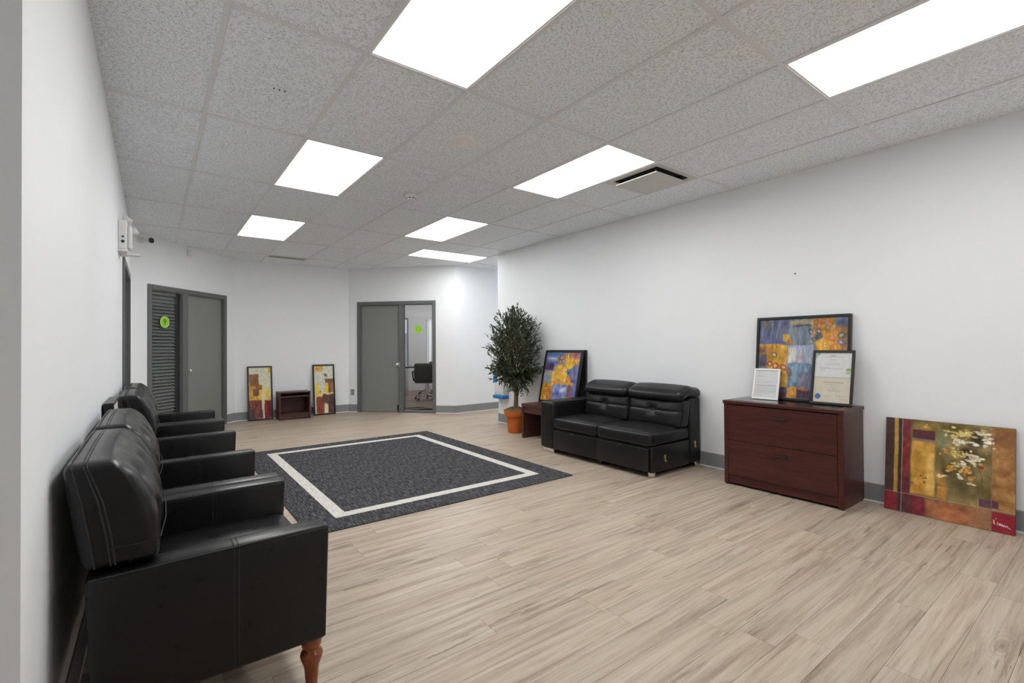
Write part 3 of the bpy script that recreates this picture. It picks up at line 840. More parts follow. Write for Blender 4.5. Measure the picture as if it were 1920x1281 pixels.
for (a, c) in ((-0.002, 0.648), (0.654, 1.300)):
    m_ = (a + c) / 2
    def leanb(p):
        k = (p[2] - 0.40) / 0.28
        return [p[0] + 0.045 * (k - 0.5), p[1], p[2]]
    # horizontal pinch through the tuft row and radiating folds
    def shp(p, m_=m_):
        q = leanb(p)
        if q[0] < 0.60:
            d = abs(q[1] - m_)
            q[0] += 0.010 * math.exp(-((q[2] - 0.575) / 0.008) ** 2) + 0.008 * math.exp(-((d - abs(q[2] - 0.575) * 1.2) / 0.012) ** 2) * math.exp(-(d / 0.12) ** 2)
        return q
    b = newbm(); cushion(b, (0.465, a, 0.405), (0.640, c, 0.695), 0.045, (0.030, 0.004, 0.004), 26, [(m_, 0.575)], 0, -1, 0.05, 0.028, shp)
    bk = obj('back_cushion', b, 'sofa_leather', sf, True)
    b = newbm(); cushion(b, (-0.006, -0.012, -0.012), (0.006, 0.012, 0.012), 0.006, (0.002, 0, 0), 4); obj('button', b, 'seam', bk, True, loc=(0.478, m_, 0.575))
    def head(p):
        x, y, z = p
        z += 0.026 * math.exp(-((x - 0.60) / 0.10) ** 2) - 0.018 * max(0, 0.60 - x) / 0.12
        return [x, y, z]
    b = newbm(); cushion(b, (0.440, a - 0.03 if a < 0.1 else a, 0.690), (0.805, c - 0.005, 0.798), 0.050, (0.012, 0.006, 0.012), 18, fn=head); hd = obj('headrest', b, 'sofa_leather', sf, True)
    b = newbm(); tube(b, [(0.452, a + 0.03, 0.705), (0.445, m_, 0.703), (0.452, c - 0.04, 0.705)], 0.003, 6); obj('piping', b, 'seam', hd, True)
for (fx, fy) in ((0.035, 0.012), (0.745, 0.012)):
    b = newbm(); box(b, (fx, fy, 0.0), (fx + 0.05, fy + 0.05, 0.052), 0.008, 3); obj('foot', b, 'chrome', sf, True)
for fx in (0.06, 0.70):
    b = newbm(); box(b, (fx, 0.66, 0), (fx + 0.05, 0.72, 0.05), 0.005); obj('middle_foot', b, 'black_plastic', sf)
for (bx_, bz) in ((0.215, 0.165), (0.715, 0.235)):
    b = newbm()
    box(b, (bx_ - 0.014, -0.006, bz - 0.03), (bx_ + 0.014, 0.002, bz + 0.03), 0.004)
    box(b, (bx_ - 0.022, -0.018, bz - 0.03), (bx_ - 0.014, 0.0, bz + 0.012), 0.002)
    box(b, (bx_ - 0.022, -0.018, bz - 0.032), (bx_ + 0.010, -0.002, bz - 0.024), 0.002)
    lathe(b, [(0.006, -0.010), (0.006, -0.004)], 10, (bx_ + 0.002, 0, bz + 0.016), axis='y')
    obj('connector_bracket', b, 'brass', sf)['label'] = 'brass connector bracket'

# ------------------------------------------------------------------ file cabinet
cb = thing('file_cabinet', 'low mahogany two drawer file cabinet against the right wall', 'cabinet', (4.066, 1.343, 0))
D, W, Hc = 0.425, 0.918, 0.745
b = newbm()
box(b, (0.022, 0.0, 0.012), (D, 0.032, Hc - 0.032), 0.002); box(b, (0.022, W - 0.032, 0.012), (D, W, Hc - 0.032), 0.002)
box(b, (D - 0.012, 0.032, 0.02), (D - 0.002, W - 0.032, Hc - 0.032)); box(b, (0.03, 0.032, 0.05), (D - 0.012, W - 0.032, 0.068))
obj('carcass', b, 'mahogany', cb)
b = newbm(); box(b, (0.0, 0.0, 0.012), (0.021, 0.036, Hc - 0.032), 0.002); obj('front_stile', b, 'mahogany', cb)
b = newbm(); box(b, (0.0, W - 0.036, 0.012), (0.021, W, Hc - 0.032), 0.002); obj('front_stile', b, 'mahogany', cb)
b = newbm(); box(b, (-0.008, -0.008, Hc - 0.031), (D, W + 0.008, Hc - 0.002), 0.004); tp = obj('top', b, 'mahogany', cb)
b = newbm(); box(b, (0.045, 0.075, Hc - 0.0025), (D - 0.02, W - 0.015, Hc)); obj('top_inlay', b, 'top_black', tp)['label'] = 'dark glossy top inlay'
b = newbm(); box(b, (0.010, 0.037, 0.020), (0.026, W - 0.037, 0.088)); obj('kick_board', b, 'mahogany', cb)
for (z0, z1, hz) in ((0.092, 0.396, 0.325), (0.400, 0.706, 0.626)):
    b = newbm(); box(b, (-0.002, 0.038, z0), (0.018, W - 0.038, z1), 0.002); dr = obj('drawer', b, 'mahogany', cb)
    b = newbm(); yc = 0.449
    tube(b, [(-0.002, yc - 0.055, hz), (-0.022, yc - 0.052, hz), (-0.028, yc - 0.03, hz - 0.002), (-0.028, yc + 0.03, hz - 0.002), (-0.022, yc + 0.052, hz), (-0.002, yc + 0.055, hz)], 0.006, 8)
    obj('handle', b, 'black_plastic', dr, True)
    b = newbm(); box(b, (-0.0035, 0.038, z1 - 0.0025), (-0.001, W - 0.038, z1)); obj('edge_strip', b, 'mahogany_dark', dr)
b = newbm(); lathe(b, [(0.010, -0.006), (0.010, 0.0)], 14, (0, 0.068, 0.678), axis='x'); obj('lock', b, 'black_plastic', cb)
for (fx, fy) in ((0.02, 0.016), (0.02, W - 0.016), (D - 0.03, 0.016), (D - 0.03, W - 0.016)):
    b = newbm(); lathe(b, [(0.012, 0), (0.012, 0.012)], 12, (fx, fy, 0)); obj('glide', b, 'black_plastic', cb)

# ------------------------------------------------------------------ small bookcase
bk = thing('bookcase', 'low dark wood bookcase between the two tall paintings', 'bookcase', (1.70, 8.815, 0), (0, 0, -0.015))
W, D, Hb = 0.50, 0.31, 0.475
b = newbm(); box(b, (0, 0, 0.0), (0.022, D, Hb - 0.02), 0.002); obj('side_panel', b, 'mahogany_dark', bk)
b = newbm(); box(b, (W - 0.022, 0, 0.0), (W, D, Hb - 0.02), 0.002); obj('side_panel', b, 'mahogany_dark', bk)
b = newbm(); box(b, (-0.004, -0.004, Hb - 0.02), (W + 0.004, D, Hb), 0.003); obj('top', b, 'mahogany_dark', bk)
b = newbm(); box(b, (0.022, 0.006, 0.385), (W - 0.022, D - 0.01, 0.407), 0.001); obj('shelf', b, 'mahogany_dark', bk)
b = newbm(); box(b, (0.022, 0.006, 0.085), (W - 0.022, D - 0.01, 0.105), 0.001); obj('shelf', b, 'mahogany_dark', bk)
b = newbm(); box(b, (0.022, 0.014, 0.012), (W - 0.022, 0.03, 0.085)); obj('kick_board', b, 'mahogany_dark', bk)
b = newbm(); box(b, (0.022, D - 0.010, 0.012), (W - 0.022, D - 0.002, Hb - 0.02)); obj('back_panel', b, 'mahogany_dark', bk)

# ------------------------------------------------------------------ side table
tb = thing('side_table', 'dark wood slab side table between the plant and the sofa', 'table', (3.964, 4.36, 0))
W, D = 0.70, 0.50
b = newbm(); box(b, (0, 0, 0.425), (D, W, 0.465), 0.003); obj('table_top', b, 'mahogany_dark', tb)
for y in (0.0, W - 0.035):
    b = newbm(); box(b, (0.004, y, 0), (D - 0.004, y + 0.035, 0.425), 0.002); obj('end_panel', b, 'mahogany_dark', tb)
b = newbm(); box(b, (0.012, 0.035, 0.345), (0.032, W - 0.035, 0.425)); obj('apron', b, 'mahogany_dark', tb)
b = newbm(); box(b, (D - 0.06, 0.035, 0.30), (D - 0.04, W - 0.035, 0.425)); obj('back_rail', b, 'mahogany_dark', tb)

# ------------------------------------------------------------------ paintings: flat prints laid on fine meshes
class Art:
    def __init__(s, w, h, seed, bg):
        s.w, s.h = w, h; s.r = np.random.RandomState(seed)
        s.V, s.U = np.meshgrid((np.arange(h) + .5) / h, (np.arange(w) + .5) / w, indexing='ij')
        s.asp = w / h
        s.c = np.zeros((h, w, 3)) + np.array(bg, float)
        s.du, s.dv = (s.vn(9) - .5) * .03, (s.vn(9) - .5) * .03
    def vn(s, n, m=None):
        m = m or n
        g = s.r.rand(m + 2, n + 2); y = s.V * m; x = s.U * n
        yi, xi = y.astype(int), x.astype(int); fy, fx = y - yi, x - xi
        fy = fy * fy * (3 - 2 * fy); fx = fx * fx * (3 - 2 * fx)
        return (g[yi, xi] * (1 - fx) + g[yi, xi + 1] * fx) * (1 - fy) + (g[yi + 1, xi] * (1 - fx) + g[yi + 1, xi + 1] * fx) * fy
    def put(s, mask, col, var=14, n=14, m=None):
        k = (s.vn(n, m) - .5)[..., None] * 2 * var + (s.vn(n * 3, (m or n) * 2) - .5)[..., None] * var
        tint = np.array(col, float) + k * np.array([1, .9, .8])
        s.c = s.c * (1 - mask[..., None]) + tint * mask[..., None]
    def rect(s, u0, v0, u1, v1, col, soft=.012, var=14, wob=1.0, n=14, m=None, op=1.0):
        U, V = s.U + s.du * wob, s.V + s.dv * wob
        f = lambda a, b, x: np.clip((x - a) / soft + .5, 0, 1) * np.clip((b - x) / soft + .5, 0, 1)
        s.put(f(u0, u1, U) * f(v0, v1, V) * op, col, var, n, m)
    def blob(s, u, v, ru, rv, col, soft=.35, var=14, wob=1.5, op=1.0):
        d = np.sqrt(((s.U + s.du * wob - u) / ru) ** 2 + ((s.V + s.dv * wob - v) / rv) ** 2)
        s.put(np.clip((1 - d) / soft, 0, 1) * op, col, var)
    def ring(s, u, v, r, col, th=.3, op=1.0, wob=.8):
        d = np.sqrt(((s.U + s.du * wob - u)) ** 2 * s.asp ** 2 + ((s.V + s.dv * wob - v)) ** 2) / r
        s.put(np.clip((th - abs(d - .8)) / (th * .5), 0, 1) * op, col, 6)
    def line(s, pts, wd, col, op=1.0):
        m = np.zeros_like(s.U)
        for (a, b), (c, d) in zip(pts, pts[1:]):
            dx, dy = (c - a) * s.asp, d - b; L = dx * dx + dy * dy + 1e-12
            t = np.clip(((s.U - a) * s.asp * dx + (s.V - b) * dy) / L, 0, 1)
            dd = np.hypot((s.U - a) * s.asp - t * dx, s.V - b - t * dy)
            m = np.maximum(m, np.clip((wd - dd) / (wd * .5), 0, 1))
        s.put(m * op, col, 3)
    def mesh(s, name, W, H, y, mat, parent, x0=0.0, z0=0.0):
        """vertex grid W x H, facing -y"""
        w, h = s.w, s.h
        xs = x0 + np.linspace(0, W, w); zs = z0 + np.linspace(H, 0, h)
        X, Z = np.meshgrid(xs, zs)
        co = np.stack([X, np.full_like(X, y), Z], -1).reshape(-1, 3)
        i = np.arange(w * h).reshape(h, w)
        q = np.stack([i[:-1, :-1], i[1:, :-1], i[1:, 1:], i[:-1, 1:]], -1).reshape(-1, 4)
        me = bpy.data.meshes.new(name)
        me.vertices.add(len(co)); me.vertices.foreach_set('co', co.ravel())
        me.loops.add(q.size); me.loops.foreach_set('vertex_index', q.ravel())
        me.polygons.add(len(q)); me.polygons.foreach_set('loop_start', np.arange(len(q)) * 4)
        me.update(calc_edges=True)
        srgb = np.clip(s.c * 0.93 + 14, 0, 255) / 255
        l = np.where(srgb <= .04045, srgb / 12.92, ((srgb + .055) / 1.055) ** 2.4)
        at = me.color_attributes.new('print', 'FLOAT_COLOR', 'POINT')
        at.data.foreach_set('color', np.concatenate([l.reshape(-1, 3), np.ones((w * h, 1))], 1).ravel())
        me.materials.append(M[mat])
        o = bpy.data.objects.new(name, me); COL.objects.link(o); o.parent = parent
        return o

def frame_bars(bm, W, H, fw_, t, bev=0.003):
    box(bm, (0, 0, 0), (W, t, fw_), bev); box(bm, (0, 0, H - fw_), (W, t, H), bev)
    box(bm, (0, 0, fw_), (fw_, t, H - fw_), bev); box(bm, (W - fw_, 0, fw_), (W, t, H - fw_), bev)

def framed(name, label, cat, loc, rz, lean, W, H, fw_, t, art, frame_mat='black_frame', recess=0.012, glass=False, pm='paint', group=None, pname='picture'):
    loc = (loc[0], loc[1], loc[2] + t * math.sin(lean))
    root = thing(name, label, cat, loc, (-lean, 0, rz), group)
    b = newbm(); frame_bars(b, W, H, fw_, t); obj('frame', b, frame_mat, root)
    b = newbm(); box(b, (fw_ * 0.6, t - 0.006, fw_ * 0.6), (W - fw_ * 0.6, t - 0.001, H - fw_ * 0.6)); obj('backing', b, 'black_plastic', root)
    b = newbm(); box(b, (fw_ * 0.9, recess + 0.0008, fw_ * 0.9), (W - fw_ * 0.9, recess + 0.004, H - fw_ * 0.9)); obj('board', b, 'trim_white', root)
    art.mesh(pname, W - 2 * fw_, H - 2 * fw_, recess, pm, root, fw_, fw_)
    if glass:
        b = newbm(); box(b, (fw_ * 0.9, recess - 0.006, fw_ * 0.9), (W - fw_ * 0.9, recess - 0.004, H - fw_ * 0.9)); obj('glass', b, 'glass', root)
    return root

# A: blue and gold abstract on the cabinet
A = Art(190, 186, 3, (98, 106, 130))
A.rect(0, 0, .36, .32, (92, 99, 128), var=30, n=26, m=5); A.rect(.34, 0, .66, .33, (108, 122, 138), var=30, n=26, m=5)
A.rect(.05, .03, .14, .12, (110, 98, 92), .05); A.rect(.38, .03, .62, .085, (160, 146, 112), .03, 20, n=8, m=30); A.rect(.42, .09, .62, .11, (70, 76, 84), .02)
A.rect(.27, 0, .36, .12, (70, 72, 108), .05, 20)
A.rect(.0, .27, .30, .325, (84, 88, 140), .03)
A.blob(.80, .18, .22, .26, (204, 138, 44), .5, 34); A.rect(.66, .28, .98, .52, (206, 140, 40), .05, 36); A.rect(.62, 0, .80, .10, (196, 140, 66), .05, 36)
A.rect(.86, 0, 1, .13, (84, 100, 140), .05, 24); A.rect(.93, .1, 1, .4, (142, 106, 72), .05, 24)
A.blob(.70, .22, .07, .07, (70, 78, 92), .5, 20)
for (u, v, r, c) in [(.60, .17, .03, (60, 48, 56)), (.605, .175, .014, (226, 210, 190)), (.69, .15, .028, (64, 66, 92)), (.70, .155, .012, (222, 222, 226)), (.64, .26, .03, (60, 70, 96)), (.60, .29, .02, (150, 160, 90)), (.66, .10, .025, (120, 90, 96)),
                     (.78, .11, .035, (96, 98, 126)), (.86, .25, .04, (196, 110, 86)), (.88, .18, .03, (186, 120, 70)), (.945, .225, .035, (76, 92, 72)), (.95, .225, .014, (224, 220, 200)), (.93, .31, .035, (84, 98, 158)), (.93, .31, .013, (200, 210, 236)),
                     (.66, .05, .03, (140, 70, 50)), (.74, .03, .03, (150, 90, 60)), (.78, .04, .02, (170, 80, 90)), (.74, .29, .045, (226, 176, 90)), (.70, .34, .04, (222, 164, 60)), (.77, .35, .05, (230, 180, 80)), (.83, .33, .04, (214, 150, 60)), (.72, .40, .03, (226, 170, 60)), (.87, .37, .04, (196, 130, 60)), (.84, .13, .03, (220, 160, 80))]:
    A.ring(u, v, r, c, .4, .62, 1.6)
    A.ring(u, v, r * .45, tuple(min(255, x + 45) for x in c), .5, .6, 1.6)
A.rect(.30, .20, .375, .29, (208, 168, 62), .014, 24); A.rect(.345, .26, .41, .315, (176, 108, 54), .03)
A.rect(0, .33, .355, .66, (206, 156, 54), .018, 36); A.rect(0, .36, .10, .45, (128, 84, 66), .05, 24); A.rect(0, .46, .11, .66, (92, 88, 112), .03, 26); A.blob(.05, .60, .05, .05, (66, 60, 84))
A.rect(0, .62, .14, .80, (150, 144, 140), .05); A.rect(.23, .66, .355, .86, (208, 162, 62), .016, 28)
A.rect(.357, .33, .64, .57, (160, 170, 188), .012, 26, n=26, m=6); A.rect(.365, .36, .455, .55, (216, 213, 206), .03, 12); A.blob(.50, .50, .04, .05, (176, 150, 146), .7, 20)
A.rect(.36, .575, .64, .86, (112, 140, 166), .016, 34, n=30, m=6); A.rect(.40, .60, .46, .80, (140, 176, 196), .03, 20, n=24, m=4); A.rect(.48, .68, .62, .85, (110, 108, 130), .04, 24)
A.rect(0, .80, .23, 1, (84, 84, 112), .03); A.rect(.23, .86, .355, 1, (82, 78, 104), .02, 26); A.rect(.24, .93, .35, 1, (74, 48, 50), .04)
A.rect(.36, .86, .48, 1, (204, 140, 52), .015, 34); A.rect(.48, .88, .66, 1, (66, 46, 62), .03); A.rect(.48, .86, .60, .885, (196, 100, 44), .02)
A.rect(.64, .52, 1, 1, (132, 104, 92), .04, 30); A.rect(.75, .6, .95, .9, (96, 106, 140), .04, 30)
for (u, v, r, c) in [(.145, .42, .022, (176, 104, 60)), (.20, .45, .035, (122, 84, 70)), (.20, .45, .016, (236, 226, 214)), (.15, .58, .036, (146, 52, 38)), (.15, .58, .014, (236, 196, 156)), (.225, .605, .036, (150, 56, 42)), (.225, .605, .014, (240, 206, 180)), (.31, .61, .036, (156, 66, 46)), (.31, .61, .014, (240, 214, 186)), (.375, .66, .036, (112, 84, 92)), (.39, .69, .03, (140, 100, 92)), (.265, .69, .026, (110, 96, 62)), (.265, .69, .011, (232, 226, 206))]:
    A.ring(u, v, r, c, .42, .75, 1.4)
framed('framed_painting', 'blue and gold abstract painting in black frame standing on the cabinet', 'painting', (4.383, 2.145, 0.745), -PI / 2, 0.098, 0.742, 0.735, 0.022, 0.038, A)

# B: the same kind of picture on the side table
B = Art(180, 186, 8, (110, 120, 160))
B.rect(0, 0, .52, .24, (86, 106, 156), var=26, n=8, m=26); B.rect(.05, .10, .35, .17, (176, 186, 204), .06, 20, n=6, m=30); B.rect(0, .24, .26, .37, (74, 54, 94), .04, 20)
B.blob(.50, .42, .27, .22, (226, 172, 62), .4, 30); B.rect(.25, .40, .68, .61, (228, 176, 74), .03, 30); B.blob(.78, .12, .30, .20, (212, 152, 60), .5, 44); B.blob(.85, .05, .2, .1, (150, 100, 110), .6, 40)
B.blob(.72, .24, .13, .12, (232, 186, 50), .4, 24)
for (u, v) in [(.36, .16), (.44, .19), (.50, .09), (.60, .08), (.53, .17), (.46, .10)]: B.blob(u, v, .035, .035, (222, 162, 96), .5); B.ring(u, v, .04, (150, 90, 60), .25)
B.blob(.72, .40, .09, .08, (72, 90, 146), .5, 24); B.rect(.84, .28, 1, .52, (104, 112, 160), .04, 26, n=30, m=6); B.rect(.80, .54, 1, .90, (88, 96, 150), .04, 30)
B.rect(0, .38, .25, .64, (160, 162, 158), .03, 30, n=8, m=26); B.rect(0, .50, .25, .60, (130, 150, 170), .04, 24); B.rect(.25, .60, .90, .66, (214, 152, 66), .03); B.rect(.68, .5, .82, .64, (204, 132, 52), .03, 24)
B.rect(0, .64, .34, 1, (216, 156, 50), .03, 44); B.rect(.18, .75, .34, 1, (196, 116, 56), .05, 44)
for (u, v) in [(.1, .8), (.22, .73), (.27, .84), (.2, .92), (.3, .94), (.12, .7)]: B.ring(u, v, .035, (150, 80, 40), .3)
B.rect(.34, .665, .74, 1, (112, 132, 190), .02, 34); B.blob(.62, .76, .11, .06, (214, 222, 232), .6); B.blob(.47, .84, .08, .07, (80, 88, 150), .5)
B.rect(.75, .64, .84, .92, (146, 78, 66), .03); B.rect(.70, .90, 1, 1, (226, 164, 76), .03)
framed('framed_painting', 'blue and yellow abstract painting in black frame leaning on the side table', 'painting', (4.252, 5.055, 0.465), -PI / 2, 0.215, 0.715, 0.72, 0.026, 0.036, B)
G = Art(6, 6, 1, (40, 40, 42))
framed('framed_picture', 'dark framed picture tucked behind the blue painting on the side table', 'picture', (4.449, 5.03, 0.465), -PI / 2, 0.018, 0.69, 0.715, 0.03, 0.03, G, pm='paint_smooth')

# C: canvas on the floor at the right
Cc = Art(250, 246, 5, (122, 104, 56))
Cc.rect(.21, 0, .84, .79, (124, 106, 58), var=34, n=9); Cc.blob(.48, .18, .1, .14, (128, 132, 92), .8, 20); Cc.blob(.62, .62, .16, .16, (98, 84, 48), .8, 20); Cc.blob(.35, .06, .12, .05, (150, 116, 50), .7)
Cc.rect(.0, 0, .08, .82, (68, 47, 44), .006, 6, .15); Cc.rect(.08, 0, .115, .82, (190, 146, 62), .006, 10, .15); Cc.rect(.115, 0, .145, .82, (48, 40, 46), .006, 6, .15); Cc.rect(.15, 0, .215, .80, (126, 34, 36), .006, 26, .15); Cc.rect(.15, 0, .215, .18, (100, 42, 48), .1, 10, .15); Cc.rect(.15, .6, .215, .8, (84, 34, 38), .1, 10, .15)
Cc.rect(.84, 0, 1, .80, (160, 112, 58), .006, 26, .15); Cc.rect(.88, .02, 1, .2, (126, 78, 44), .15, 20)
Cc.rect(.228, .22, .415, .78, (204, 150, 56), .01, 20, .4); Cc.rect(.355, .34, .415, .76, (236, 188, 98), .03, 10, .4); Cc.rect(.225, .195, .42, .228, (122, 112, 96), .015, 10, .4)
Cc.rect(.232, .105, .415, .20, (78, 32, 40), .008, 12, .3); Cc.rect(.425, .66, .51, .78, (192, 132, 52), .012, 18); Cc.rect(.425, .52, .50, .65, (172, 120, 50), .03, 18)
for (u, v) in [(.32, .58), (.34, .61), (.36, .60), (.35, .66), (.24, .68)]: Cc.blob(u, v, .012, .012, (130, 84, 40))
Cc.blob(.73, .14, .06, .14, (44, 32, 26), .6); Cc.blob(.68, .29, .07, .06, (46, 34, 26), .6); Cc.blob(.66, .40, .04, .04, (50, 40, 30), .6); Cc.blob(.52, .50, .05, .035, (66, 54, 46), .6)
rr = random.Random(4)
for (cu, cv, su, sv, n, c) in [(.60, .10, .10, .05, 26, (226, 206, 130)), (.62, .19, .08, .03, 14, (232, 228, 206)), (.80, .16, .04, .05, 9, (236, 232, 214)), (.62, .31, .10, .035, 24, (234, 214, 142)), (.72, .35, .05, .04, 12, (236, 230, 206)), (.62, .42, .06, .03, 10, (232, 226, 196)), (.54, .46, .03, .03, 6, (222, 182, 90)), (.66, .47, .05, .03, 8, (226, 170, 90)),
                               (.63, .53, .02, .02, 3, (240, 240, 226)), (.47, .55, .04, .015, 5, (234, 212, 160)), (.70, .53, .03, .03, 4, (200, 140, 70)), (.70, .59, .02, .015, 3, (236, 214, 170)), (.36, .06, .03, .02, 3, (226, 176, 80)), (.78, .06, .06, .03, 8, (228, 220, 190)), (.50, .30, .02, .02, 3, (206, 140, 60))]:
    for k in range(n * 2):
        u, v = cu + rr.gauss(0, su * .55), cv + rr.gauss(0, sv * .55)
        d = rr.uniform(-44, 14)
        Cc.blob(u, v, rr.uniform(.007, .030), rr.uniform(.006, .018), tuple(max(0, x + d * (1 + .4 * i)) for i, x in enumerate(c)), .5, 10, .6)
Cc.line([(.74, .40), (.77, .5), (.78, .68)], .004, (70, 60, 40), .7); Cc.line([(.50, .66), (.62, .655), (.70, .60)], .003, (80, 66, 40), .7)
Cc.blob(.765, .405, .02, .018, (176, 40, 26), .4)
Cc.rect(0, .805, .115, 1, (134, 30, 40), .006, 12, .15); Cc.rect(.115, .805, .148, 1, (60, 38, 50), .006, 6, .15); Cc.rect(.148, .805, .36, 1, (84, 38, 46), .02, 16, .3); Cc.rect(.24, .805, .36, 1, (124, 30, 40), .08, 16, .3); Cc.rect(.345, .805, .84, 1, (166, 102, 62), .03, 22, .4); Cc.blob(.52, .94, .16, .12, (186, 112, 66), .6, 12); Cc.rect(.74, .82, .84, 1, (142, 104, 70), .1, 12); Cc.rect(.84, .815, 1, 1, (140, 22, 38), .006, 10, .15)
Cc.rect(.745, .715, .885, .785, (84, 46, 66), .012, 14, .3)
Cc.line([(0, .80), (1, .80)], .0035, (196, 170, 150), .8); Cc.line([(.148, 0), (.148, 1)], .003, (196, 176, 170), .8); Cc.line([(.84, 0), (.838, 1)], .0035, (150, 90, 104), .9); Cc.line([(.21, 0), (.215, .8)], .003, (90, 60, 50), .6); Cc.line([(.38, .92), (.45, .87), (.55, .865), (.62, .90)], .003, (150, 86, 52), .6); Cc.line([(.745, .715), (.745, .80)], .002, (210, 190, 180), .7)
Cc.line([(.855, .89), (.857, .925), (.868, .925)], .004, (238, 226, 226)); Cc.line([(.882, .905), (.882, .93)], .0036, (238, 226, 226)); Cc.line([(.893, .912), (.893, .932), (.90, .915), (.905, .934), (.913, .918), (.918, .935), (.926, .92), (.932, .936), (.944, .924), (.95, .938), (.965, .945)], .0034, (238, 226, 226)); Cc.blob(.882, .893, .005, .005, (238, 226, 226))
cv = thing('canvas_painting', 'unframed abstract flower canvas leaning on the wall right of the cabinet', 'painting', (4.384, 1.188, 0.022 * math.sin(0.128)), (-0.128, 0, -PI / 2))
b = newbm(); box(b, (0, 0.0012, 0), (0.682, 0.022, 0.678), 0.001); obj('stretcher', b, wood('canvas_edge', lin((70, 34, 28)), lin((96, 60, 40)), 0.7, (4, 4, 4)), cv)
Cc.mesh('picture', 0.682, 0.678, 0.0006, 'paint_smooth', cv)

# D, E: the two tall paintings on the far wall
Dd = Art(66, 150, 9, (222, 220, 190))
Dd.rect(0, .38, .62, .66, (224, 176, 62), .06, 26); Dd.rect(.45, .44, 1, .66, (236, 202, 92), .12, 20); Dd.blob(.97, .05, .15, .08, (236, 180, 60), .6); Dd.rect(.55, .5, .8, .68, (242, 226, 160), .1)
Dd.rect(.03, .14, .45, .37, (140, 90, 52), .012, 20); Dd.rect(.08, .34, .57, .435, (152, 92, 46), .015, 20); Dd.rect(0, .36, .3, .42, (214, 150, 60), .03); Dd.rect(.17, .42, .45, .55, (122, 72, 52), .015, 16)
Dd.rect(0, .64, .56, 1, (128, 58, 46), .02, 26); Dd.rect(0, .8, .25, 1, (72, 56, 58), .08, 16); Dd.rect(.46, .83, .70, .97, (84, 44, 40), .03); Dd.rect(.60, .64, .69, 1, (236, 220, 182), .02, 8); Dd.rect(.69, .65, 1, 1, (136, 32, 42), .012, 14)
framed('framed_painting', 'tall yellow and red abstract painting left of the small bookcase', 'painting', (1.272, 9.085, 0), 0, 0.118, 0.385, 0.925, 0.024, 0.03, Dd, pm='paint_smooth', group='tall abstract paintings')
Ee = Art(66, 150, 10, (220, 224, 206))
Ee.rect(.02, 0, .48, .11, (230, 168, 54), .07, 16); Ee.blob(.12, .5, .25, .18, (236, 202, 84), .6); Ee.rect(0, .55, .5, .66, (232, 206, 110), .06); Ee.rect(.52, .38, .75, .56, (236, 196, 76), .04)
Ee.rect(.52, .17, .68, .23, (120, 92, 52), .014); Ee.rect(.55, .27, 1, .36, (118, 84, 50), .012, 14); Ee.rect(.72, .33, 1, .58, (130, 88, 52), .014, 18); Ee.rect(.9, .36, 1, .56, (176, 120, 60), .03)
Ee.rect(.08, .64, .5, 1, (150, 66, 48), .02, 20); Ee.rect(.42, .60, 1, .80, (94, 58, 52), .03, 22); Ee.blob(.55, .68, .18, .09, (92, 64, 54), .4); Ee.rect(.68, .76, 1, 1, (86, 46, 50), .03, 16); Ee.blob(.88, .88, .08, .03, (160, 60, 70), .6); Ee.rect(.5, .83, .69, 1, (236, 226, 184), .03, 8); Ee.blob(.3, .54, .05, .03, (110, 126, 140), .6); Ee.rect(.18, .86, .24, .92, (90, 40, 34), .03); Ee.rect(.62, .57, .98, .60, (238, 224, 150), .02)
framed('framed_painting', 'tall yellow and brown abstract painting right of the small bookcase', 'painting', (2.322, 9.055, 0), 0, 0.112, 0.388, 0.925, 0.026, 0.03, Ee, pm='paint_smooth', group='tall abstract paintings')

# F: pale canvas in a deep black frame between the armchairs
Ff = Art(24, 40, 12, (206, 204, 200))
framed('framed_canvas', 'pale canvas in a deep black frame leaning between the second and third armchairs', 'painting', (-0.148, 3.475, 0), PI / 2, 0.032, 0.47, 0.932, 0.016, 0.046, Ff, pm='paint_smooth', recess=0.006)

# ------------------------------------------------------------------ certificates on the cabinet
def textline(art, u0, u1, v, col, rnd, th=.006, gap=.010):
    u = u0
    while u < u1:
        w = rnd.uniform(.012, .05); e = min(u + w, u1)
        art.rect(u, v - th, e, v + th, col, .004, 4, 0); u = e + gap
P1 = Art(120, 146, 21, (222, 222, 224)); r1 = random.Random(2); g1 = (150, 150, 156)
for (v, a, c) in [(.10, .10, .22), (.20, .10, .20), (.22, .10, .45), (.34, .08, .40), (.42, .08, .78), (.54, .06, .95), (.57, .06, .93), (.635, .05, .95), (.70, .05, .94), (.75, .05, .94), (.79, .05, .90), (.84, .05, .66), (.93, .05, .34)]: textline(P1, a, c, v, g1 if v > .25 else (128, 132, 168), r1)
framed('framed_letter', 'small white framed letter on the cabinet in front of the painting', 'picture frame', (4.323, 2.142, 0.745), -PI / 2, 0.235, 0.225, 0.278, 0.017, 0.016, P1, 'trim_white', 0.008, True, 'paper', pname='letter_print')
P2 = Art(150, 224, 22, (222, 219, 210)); r2 = random.Random(3)
P2.rect(0, .50, 1, 1, (214, 205, 186), .004, 4, 0); P2.rect(0, 0, 1, .5, (220, 222, 222), .004, 4, 0); P2.rect(0, .495, 1, .505, (150, 146, 138), .004, 3, 0)
for (a, b_, c, d) in [(.05, .03, .055, .44), (.93, .06, .935, .44), (.2, .03, .95, .034)]: P2.rect(a, b_, c, d, (190, 194, 192), .004, 3, 0)
P2.blob(.08, .04, .07, .035, (110, 172, 128), .3); P2.blob(.05, .08, .03, .05, (130, 184, 150), .4); P2.blob(.92, .335, .085, .045, (128, 168, 80), .25); P2.rect(.86, .385, .97, .40, (140, 150, 130), .01); P2.rect(.83, .36, 1, .378, (220, 222, 222), .006); P2.blob(.90, .405, .06, .014, (176, 180, 176), .3)
